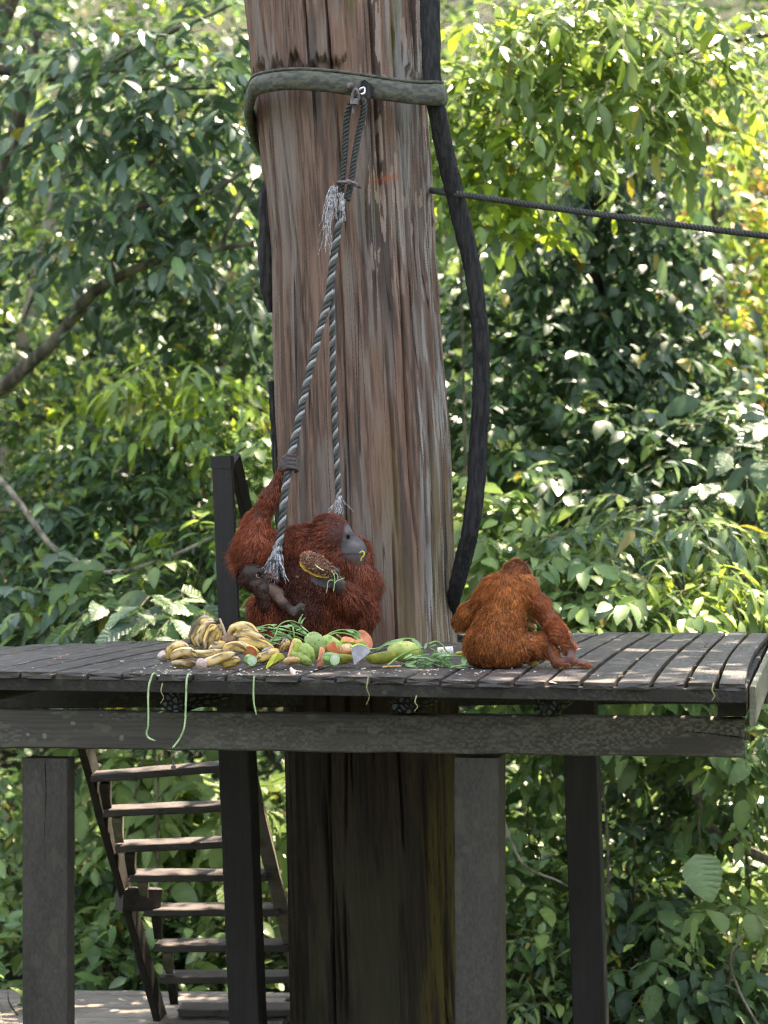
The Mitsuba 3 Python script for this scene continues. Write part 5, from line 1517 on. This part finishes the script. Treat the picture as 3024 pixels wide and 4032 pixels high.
fruit_piece('fruit_piece', 'small yellow fruit end on the boards right of the white chunk', at(C_(1240, 525), 12.6), np.array([.028, .018, .014]), Ry(4), [], (.42, .34, .03), (.34, .26, .03), O0, O1, 21)


def gourd(label, c, ax, L, r, seed):
    k = thing('gourd_piece', label, 'gourd', 'cut green gourd pieces')
    c, ax = np.asarray(c, float), nrm(ax)
    p = c - ax * L + ax * L * np.linspace(0, 1, 14)[:, None]
    rad = r * np.array([.55, .75, .88, .95, 1, 1, 1, 1, 1, 1, 1, 1, 1, .99])
    v, f = tube(p, rad, 22); th = np.arange(22) * 2 * np.pi / 22
    col = np.where((np.sin(th * 5 + seed) > .1)[:, None], [.10, .20, .035], [.26, .38, .11])
    put('rind', (v, f), 'fruit', k, smooth=45 if False else True, color=np.vstack([np.tile(col, (14, 1)), [[.1, .2, .03]] * 2]) * np.random.default_rng(seed).uniform(.8, 1.2, (len(v), 1)))
    rr = np.linspace(0, 1, 7); t, a, b = frames(p)
    q = [c + ax * .002]
    cols = [[.62, .66, .52]]
    for x in rr[1:]:
        for h in th:
            q.append(c + ax * (.002 + .003 * (1 - x)) + (a[-1] * np.cos(h) + b[-1] * np.sin(h)) * r * x * .985)
            cols.append([.30, .44, .17] if x > .9 else [.46, .58, .30] if x > .55 else [.62, .68, .52] if (int(h * 2.2) % 2) else [.50, .58, .38])
    f = [[0, 1 + j, 1 + (j + 1) % 22] for j in range(22)]
    for s_ in range(5):
        for j in range(22):
            A0, A1 = 1 + s_ * 22 + j, 1 + s_ * 22 + (j + 1) % 22
            f += [[A0, A0 + 22, A1 + 22], [A0, A1 + 22, A1]]
    put('cut_face', (np.array(q), np.array(f)), 'fruit', k, smooth=True, color=np.array(cols))


gourd('cut green gourd piece with a pale seedy face, left of the yellow-green wedge', at(A(1180, 605), 11.76), [.35, -.9, -.05], .07, .029, 1)
gourd('cut green gourd piece with a white centre, lying in front of the thin red slice', at(B(1055, 650), 11.76), [.6, -.8, -.03], .085, .034, 2)

# greens
LP = leaf_proto(.22, 5, .25, .3)


def greens(name, label, stems, leaves, Y, seed, thick=.0055):
    g = np.random.default_rng(seed); k = thing(name, label, 'vegetable')
    for q, pts in enumerate(stems):
        p = spline([at(xy, Y + dy) for *xy, dy in pts], 26)
        v, f = tube(p, np.linspace(thick, thick * .6, 26), 7)
        put('stem', (v, f), 'fruit', k, smooth=True, color=vcol(v, (.13, .24, .04), (.30, .42, .13), 20, q))
    for q, (x0, y0, x1, y1, w) in enumerate(leaves):
        a, b = at((x0, y0), Y + g.uniform(-.06, .03)), at((x1, y1), Y + g.uniform(-.08, .03))
        x = nrm(b - a); zz = nrm(np.array([g.uniform(-.5, .5), -.7, .8])); yy = nrm(np.cross(zz, x)); zz = np.cross(x, yy)
        pr = leaf_proto(w, 5, .25, g.uniform(-.1, .3), wave=.1)
        V, Fm, uv, C = leaf_mesh(pr, a[None], x[None], yy[None], zz[None], np.array([[np.linalg.norm(b - a)]]), np.array([g.choice([0, 1, 2], p=[.4, .35, .25]) * np.array([.12, .15, .08]) + [.10, .19, .045]]))
        put('leaf', (V, Fm), 'greens', k, smooth=True, uv=uv, color=C)
    return k


def rl_(g, n, x0, x1, y0, y1, L, fl=.5):
    out = []
    for _ in range(n):
        x, y = g.uniform(x0, x1), g.uniform(y0, y1); a = g.uniform(-fl, fl) + (np.pi if g.uniform() < .5 else 0)
        l = L * g.uniform(.6, 1.3); out.append((x, y, x + l * np.cos(a), y + l * .6 * np.sin(a) + 8, g.uniform(.14, .24)))
    return out


g = np.random.default_rng(9)
b = lambda x, y, d=0: (*B(x, y), d)
c_ = lambda x, y, d=0: (*C_(x, y), d)
greens('greens', 'heap of dark green leafy stalks in front of the seated mother', [
    [b(-60, 260), b(60, 235), b(200, 200), b(300, 250)], [b(210, 440, -.08), b(280, 340, -.08), b(320, 220, -.06), b(420, 155, -.04), b(560, 170), b(740, 320)], [b(180, 240, -.05), b(400, 270, -.06), b(560, 310, -.05), b(670, 350, -.05)],
    [b(300, 290, -.07), b(400, 320, -.07), b(480, 390, -.07)], [b(590, 180, -.02), b(600, 120), b(640, 60)], [b(610, 190, -.02), b(640, 140), b(672, 105)], [b(505, 220, -.08), b(520, 300, -.09), b(530, 400, -.09)], [b(-20, 300), b(150, 330, -.03), b(330, 420, -.05)]],
    rl_(g, 80, *[B(20, 0)[0], B(640, 0)[0]], *[B(0, 190)[1], B(0, 470)[1]], 36) + [(*B(470, 165), *B(750, 330), .16), (*B(-50, 255), *B(160, 205), .18), (*B(500, 210), *B(525, 400), .16), (*B(590, 180), *B(630, 55), .2)], 12.75, 31)
greens('greens', 'arching pale green stalks draped over the back of the papaya pieces', [
    [b(900, 385), b(1020, 300), b(1180, 265), b(1310, 340, -.03), b(1400, 470, -.05)], [b(910, 395, -.02), b(1060, 310, -.03), b(1260, 330, -.04), b(1380, 430, -.05)], [b(1250, 270), b(1340, 290, -.03), b(1400, 400, -.05), b(1520, 520, -.08)], [b(1080, 330), b(1160, 385, -.03)]],
    [(*B(1200, 265), *B(1400, 330), .2), (*B(1330, 290), *B(1410, 500), .14), (*B(1370, 360), *B(1500, 510), .12), (*B(1260, 270), *B(1440, 330), .18), (*B(1270, 360), *B(1310, 430), .25)], 12.45, 32)
greens('greens', 'wilted leafy greens trailing over the lime papaya toward the young orangutan', [
    [c_(380, 665, -.12), c_(500, 570, -.1), c_(640, 500, -.06), c_(800, 450)], [c_(90, 465, .25), c_(250, 465, .2), c_(420, 380, .1), c_(600, 345, .05), c_(700, 350)], [c_(870, 410), c_(960, 380), c_(1040, 430), c_(1075, 490), c_(1160, 540)], [c_(890, 465), c_(1000, 520), c_(1120, 600)],
    [c_(1010, 560), c_(1150, 545), c_(1280, 555), c_(1370, 580)], [c_(780, 480), c_(800, 560), c_(790, 620)], [c_(940, 500), c_(1000, 600), c_(1080, 690)], [c_(1130, 690, -.1), c_(1240, 665, -.1), c_(1340, 660, -.1)]],
    rl_(g, 70, C_(640, 0)[0], C_(1080, 0)[0], C_(0, 520)[1], C_(0, 690)[1], 40) + [(*C_(660, 345), *C_(800, 440), .3), (*C_(590, 350), *C_(330, 440), .12), (*C_(430, 370), *C_(230, 470), .16), (*C_(820, 470), *C_(850, 395), .4), (*C_(870, 450), *C_(950, 410), .35), (*C_(930, 490), *C_(1010, 690), .28),
    (*C_(1285, 560), *C_(1285, 640), .4), (*C_(1290, 570), *C_(1380, 575), .3), (*C_(580, 640), *C_(760, 620), .3), (*C_(590, 650), *C_(700, 700), .3), (*C_(1100, 680), *C_(1340, 680), .14), (*C_(1000, 590), *C_(1150, 650), .25)], 12.0, 33)

# long beans that hang over the edge
beans = [('limp long bean hanging over the deck edge, leftmost of the three', [(622, 2663, .03), (606, 2652, -.02), (596, 2668, -.05), (584, 2720, -.06), (584, 2850, -.07), (577, 2885, -.07), (585, 2905, -.07), (612, 2917, -.07)], .0052),
         ('limp long bean hanging over the deck edge, second from the left', [(752, 2655, .03), (742, 2654, -.02), (735, 2680, -.05), (732, 2760, -.06), (728, 2850, -.07), (712, 2900, -.07), (688, 2935, -.08), (678, 2946, -.08)], .0052),
         ('thin pale bean hanging over the deck edge in front of the rear post', [(1003, 2662, .0), (1000, 2668, -.04), (998, 2720, -.05), (1000, 2770, -.05), (1010, 2815, -.05)], .0045)]
for lab, pts, r in beans:
    p = []
    for x, y, d in pts:
        s = s_of(x); q = O + s * DE
        Yd = q[1] + d
        p.append(P(x, y, Yd))
    p = spline(p, 60); v, f = tube(p, np.concatenate([np.full(54, r), np.linspace(r, r * .4, 6)]), 8, .1, 3)
    put('long_bean', (v, f), 'fruit', smooth=True, color=vcol(v, (.24, .36, .14), (.44, .54, .28), 30, 2), label=lab, cat='bean', group='long beans hanging from the deck')
# wisps of straw-like peel caught under the edge
for x, y, l, lab in ((1450, 2665, 110, 'yellowish stringy peel hanging from the gap between boards in the middle'), (640, 2690, 80, 'dry thread of peel hanging beside the leftmost long bean'), (2810, 2690, 70, 'pale thread of peel hanging from the deck edge at the right'), (1640, 2740, 60, 'short dry thread hanging under the front edge in the middle')):
    q = O + s_of(x) * DE
    p = spline([P(x, y, q[1] - .03), P(x - 6, y + l * .4, q[1] - .05), P(x + 4, y + l * .7, q[1] - .05), P(x - 8, y + l, q[1] - .05)], 20)
    v, f = tube(p, np.linspace(.0035, .0015, 20), 6)
    put('peel_thread', (v, f), 'fruit', smooth=True, color=np.tile([.30, .25, .10], (len(v), 1)), label=lab, cat='peel')


def litter(name, label, px, py, w, h, col, seed, tilt=.15, cat='leaf', yaw=0.0):
    g = np.random.default_rng(seed)
    c = D(px, py, .004); L = w / F * c[1]
    v, f, uv = leaf_proto(h, 6, .35, -.12, wave=.15)
    x = np.array([math.cos(yaw), math.sin(yaw), tilt]); x = nrm(x); y = nrm(np.cross([0, 0, 1], x)); z = np.cross(x, y)
    w_ = c + L * ((v[:, :1] - .5) * x + v[:, 1:2] * y + (v[:, 2:] + .02) * z)
    w_[:, 2] = np.maximum(w_[:, 2], ZD + .003)
    put(name, (w_, f), 'greens', smooth=True, color=np.tile(col, (len(v), 1)) * g.uniform(.8, 1.2, (len(v), 1)), label=label, cat=cat)


litter('fallen_leaf', 'small tan fallen leaf farthest left on the deck', 63, 2572, 50, .5, (.30, .22, .13), 1, .25)
litter('fallen_leaf', 'curled pinkish fallen leaf on the left part of the deck', 248, 2594, 80, .5, (.33, .21, .17), 2, .2)
litter('fallen_leaf', 'narrow pale fallen leaf near the left edge of the deck', 98, 2614, 55, .3, (.40, .30, .24), 3, .1)
litter('fallen_leaf', 'brown leaf standing on edge in a gap between boards at the right', 2782, 2546, 34, .8, (.16, .09, .06), 4, 1.1)
litter('fallen_leaf', 'pale pink leaf by the foot of the young orangutan', 2268, 2565, 60, .55, (.62, .42, .36), 5, .12)
litter('fallen_leaf', 'yellow fallen leaf between the bananas and the left end of the deck', 130, 2560, 30, .5, (.30, .24, .06), 6, .2)
fruit_piece('fruit_piece', 'yellow fruit rind lying behind the thigh of the young orangutan', D(2100, 2618, .024), np.array([.034, .012, .036]), Ry(0), [((0, 0, 1), -.028)], (.70, .45, .07), (.78, .55, .14), Y0, Y1, 22)
put('carrot_stick', beam(D(1507, 2629, .007), D(1578, 2626, .007), .014, .012, seg=4, jit=.002, seed=3), 'orange_stick', smooth=25, label='thin orange stick of vegetable on the boards in front of the half papaya', cat='vegetable')
scene['orange_stick'] = simple((.52, .26, .09), (.62, .36, .16), 40, 40, .5, .4)
p = D(1152, 2650, .006)
v, f = cat_mesh([tube([p + [-.01, .0, .02], p + [.005, -.03, .0], p + [.012, -.05, -.02]], [.008, .016, .004], 6), tube([p + [.0, .0, .008], p + [.05, .01, .004]], [.008, .003], 6)])
put('pith', (v, f), 'fruit', smooth=True, color=np.tile([.62, .42, .32], (len(v), 1)), label='pale pink peeled pith caught in the gap at the front edge', cat='peel')
g = np.random.default_rng(17)
crumbs = []
for _ in range(150):
    px, py = g.uniform(560, 2000), 2600 + 62 * g.uniform()**.5
    if g.uniform() < .25: px = g.uniform(0, 2950)
    crumbs.append(ball(D(px, py, .004), g.uniform(.002, .006), 0, (1.5, 1, .6)))
m = cat_mesh(crumbs)
put('crumbs', m, 'fruit', smooth=True, color=np.tile([.60, .54, .46], (len(m[0]), 1)), kind='stuff', label='scattered pale crumbs of fruit on the boards', cat='crumbs')

# what the mother holds: half a knobbly rind with yellow flesh, and a few bean sprouts
hold = thing('fruit_rind', 'brown knobbly half rind with yellow flesh held in the hand of the mother', 'fruit')
hc_ = M(930, 985, -.435)
ha = nrm([.86, -.05, -.50]); hb = nrm(np.cross([.15, -.80, .58], ha)); hn = np.cross(ha, hb)
HRm = np.stack([ha, hb, hn], 1)
hr = np.array([.112, .060, .055])
sph = m3.Manifold.sphere(1.0, 48).scale([float(x) for x in hr])
dome = sph.trim_by_plane([0.0, 0.0, 1.0], -.004).to_mesh()
v = np.array(dome.vert_properties[:, :3], float)
v[:, 1] *= 1 - .25 * lin(v[:, 0], 0, .1); v = v + (meshkit.fbm(v * 40, 3, 2) - .5)[:, None] * .006
put('rind', (v @ HRm.T + hc_, np.array(dome.tri_verts)), 'fruit', hold, smooth=True, color=np.tile([.13, .062, .032], (len(v), 1)))
low = sph.scale([.96, .95, .5]).trim_by_plane([0.0, 0.0, -1.0], .003).refine_to_length(.012).to_mesh()
v = np.array(low.vert_properties[:, :3], float); v = v + (meshkit.fbm(v * 28, 3, 4) - .5)[:, None] * .030 * lin(-v[:, 2:], 0, .012)
put('flesh', (v @ HRm.T + hc_ + [-.010, 0, -.012], np.array(low.tri_verts)), 'fruit', hold, smooth=True, color=np.tile([.62, .37, .055], (len(v), 1)), label='yellow flesh along the lower side')
g = np.random.default_rng(3); sp = []
for _ in range(420):
    d = rand_dirs(g, 1)[0]; d[2] = abs(d[2]) * 1.0 + .02
    d = nrm(d); q = d * hr; nn = nrm(d / hr); q[1] *= 1 - .25 * lin(q[0], 0, .1)
    q = q @ HRm.T + hc_; nn = nn @ HRm.T
    sz = g.uniform(.7, 1.6); sp.append(tube([q - nn * .002, q + nn * .004 * sz, q + nn * .0085 * sz + g.normal(size=3) * .002], [.0042 * sz, .0034 * sz, .0008], 5))
m = cat_mesh(sp)
put('spines', m, 'fruit', hold, smooth=True, color=np.tile([.26, .12, .065], (len(m[0]), 1)) * np.repeat(g.uniform(.3, 1.5, (420, 1)), len(m[0]) // 420, 0), kind='stuff')
put('shred', tube(spline([M(915, 980, -.49), M(940, 1005, -.50), M(985, 1030, -.485)], 12), .0045, 6), 'fruit', hold, smooth=True, color=np.tile([.72, .62, .36], (74, 1)), label='cream shred stuck on the rind')
spk = thing('bean_sprout', 'pale green sprouts dangling from the hand of the mother', 'vegetable')
E = lambda x, y, d=-.47: M((1100 + x / 4.1475 - 800) * 2.074, (1950 + y / 4.1475 - 1750) * 2.074, d)
for pts in ([(840, 1220), (880, 1280), (905, 1360), (900, 1440), (885, 1570)], [(880, 1300), (920, 1270), (955, 1320), (950, 1380)], [(880, 1395), (830, 1385), (795, 1420), (785, 1500), (765, 1600)], [(900, 1440), (940, 1400), (1000, 1375), (1065, 1352)]):
    p = spline([E(*q) for q in pts], 18); v, f = tube(p, np.linspace(.0035, .0025, 18), 6)
    put('sprout', (v, f), 'fruit', spk, smooth=True, color=np.tile([.40, .47, .20], (len(v), 1)))
mt = spline([E(1310, 945, -.15), E(1350, 915, -.16), E(1385, 935, -.16), E(1378, 985, -.16), E(1345, 1020, -.16), E(1330, 1075, -.155)], 24)
mt = mt
v, f = tube(mt, .0045, 6)
put('yellow_peel', (v, f), 'fruit', smooth=True, color=np.tile([.70, .52, .05], (len(v), 1)), label='curl of yellow peel hanging from the lips of the mother', cat='peel')
# what the young one eats, seen between its arm and back
yf = thing('banana', 'peeled striped banana held in the lap of the young orangutan', 'banana')
for q, pts in enumerate(([(885, 650), (920, 690), (960, 740)], [(880, 700), (910, 750), (965, 775)], [(890, 760), (920, 790), (960, 800)])):
    m, c = banana([J(x, y, .13 + .02 * q) for x, y in pts], .017, 90 + q, .35, (.58, .36, .06))
    put('banana_half', m, 'fruit', yf, smooth=True, color=c)

g = np.random.default_rng(23); bits, bc = [], []
for _ in range(70):
    px, py = g.uniform(0, 2950), g.uniform(2520, 2680) if g.uniform() < .7 else g.uniform(2600, 2670)
    c = D(px, max(py, 2560), .004); L = g.uniform(.015, .05); a = g.uniform(0, 6.28)
    v, f, uv = leaf_proto(g.uniform(.2, .6), 3, .35, -.15)
    x = np.array([math.cos(a), math.sin(a), 0]); y = np.array([-math.sin(a), math.cos(a), 0])
    w_ = c + L * (v[:, :1] * x + v[:, 1:2] * y) + np.array([0, 0, 1]) * (L * np.abs(v[:, 2:]) + .001)
    bits.append((w_, f)); bc.append(np.tile([[.20, .13, .08], [.32, .22, .15], [.12, .15, .05]][g.integers(3)], (len(v), 1)) * g.uniform(.6, 1.2))
put('leaf_litter', cat_mesh(bits), 'greens', smooth=True, color=np.vstack(bc), kind='stuff', label='small dry scraps of leaf strewn over the deck boards', cat='litter')
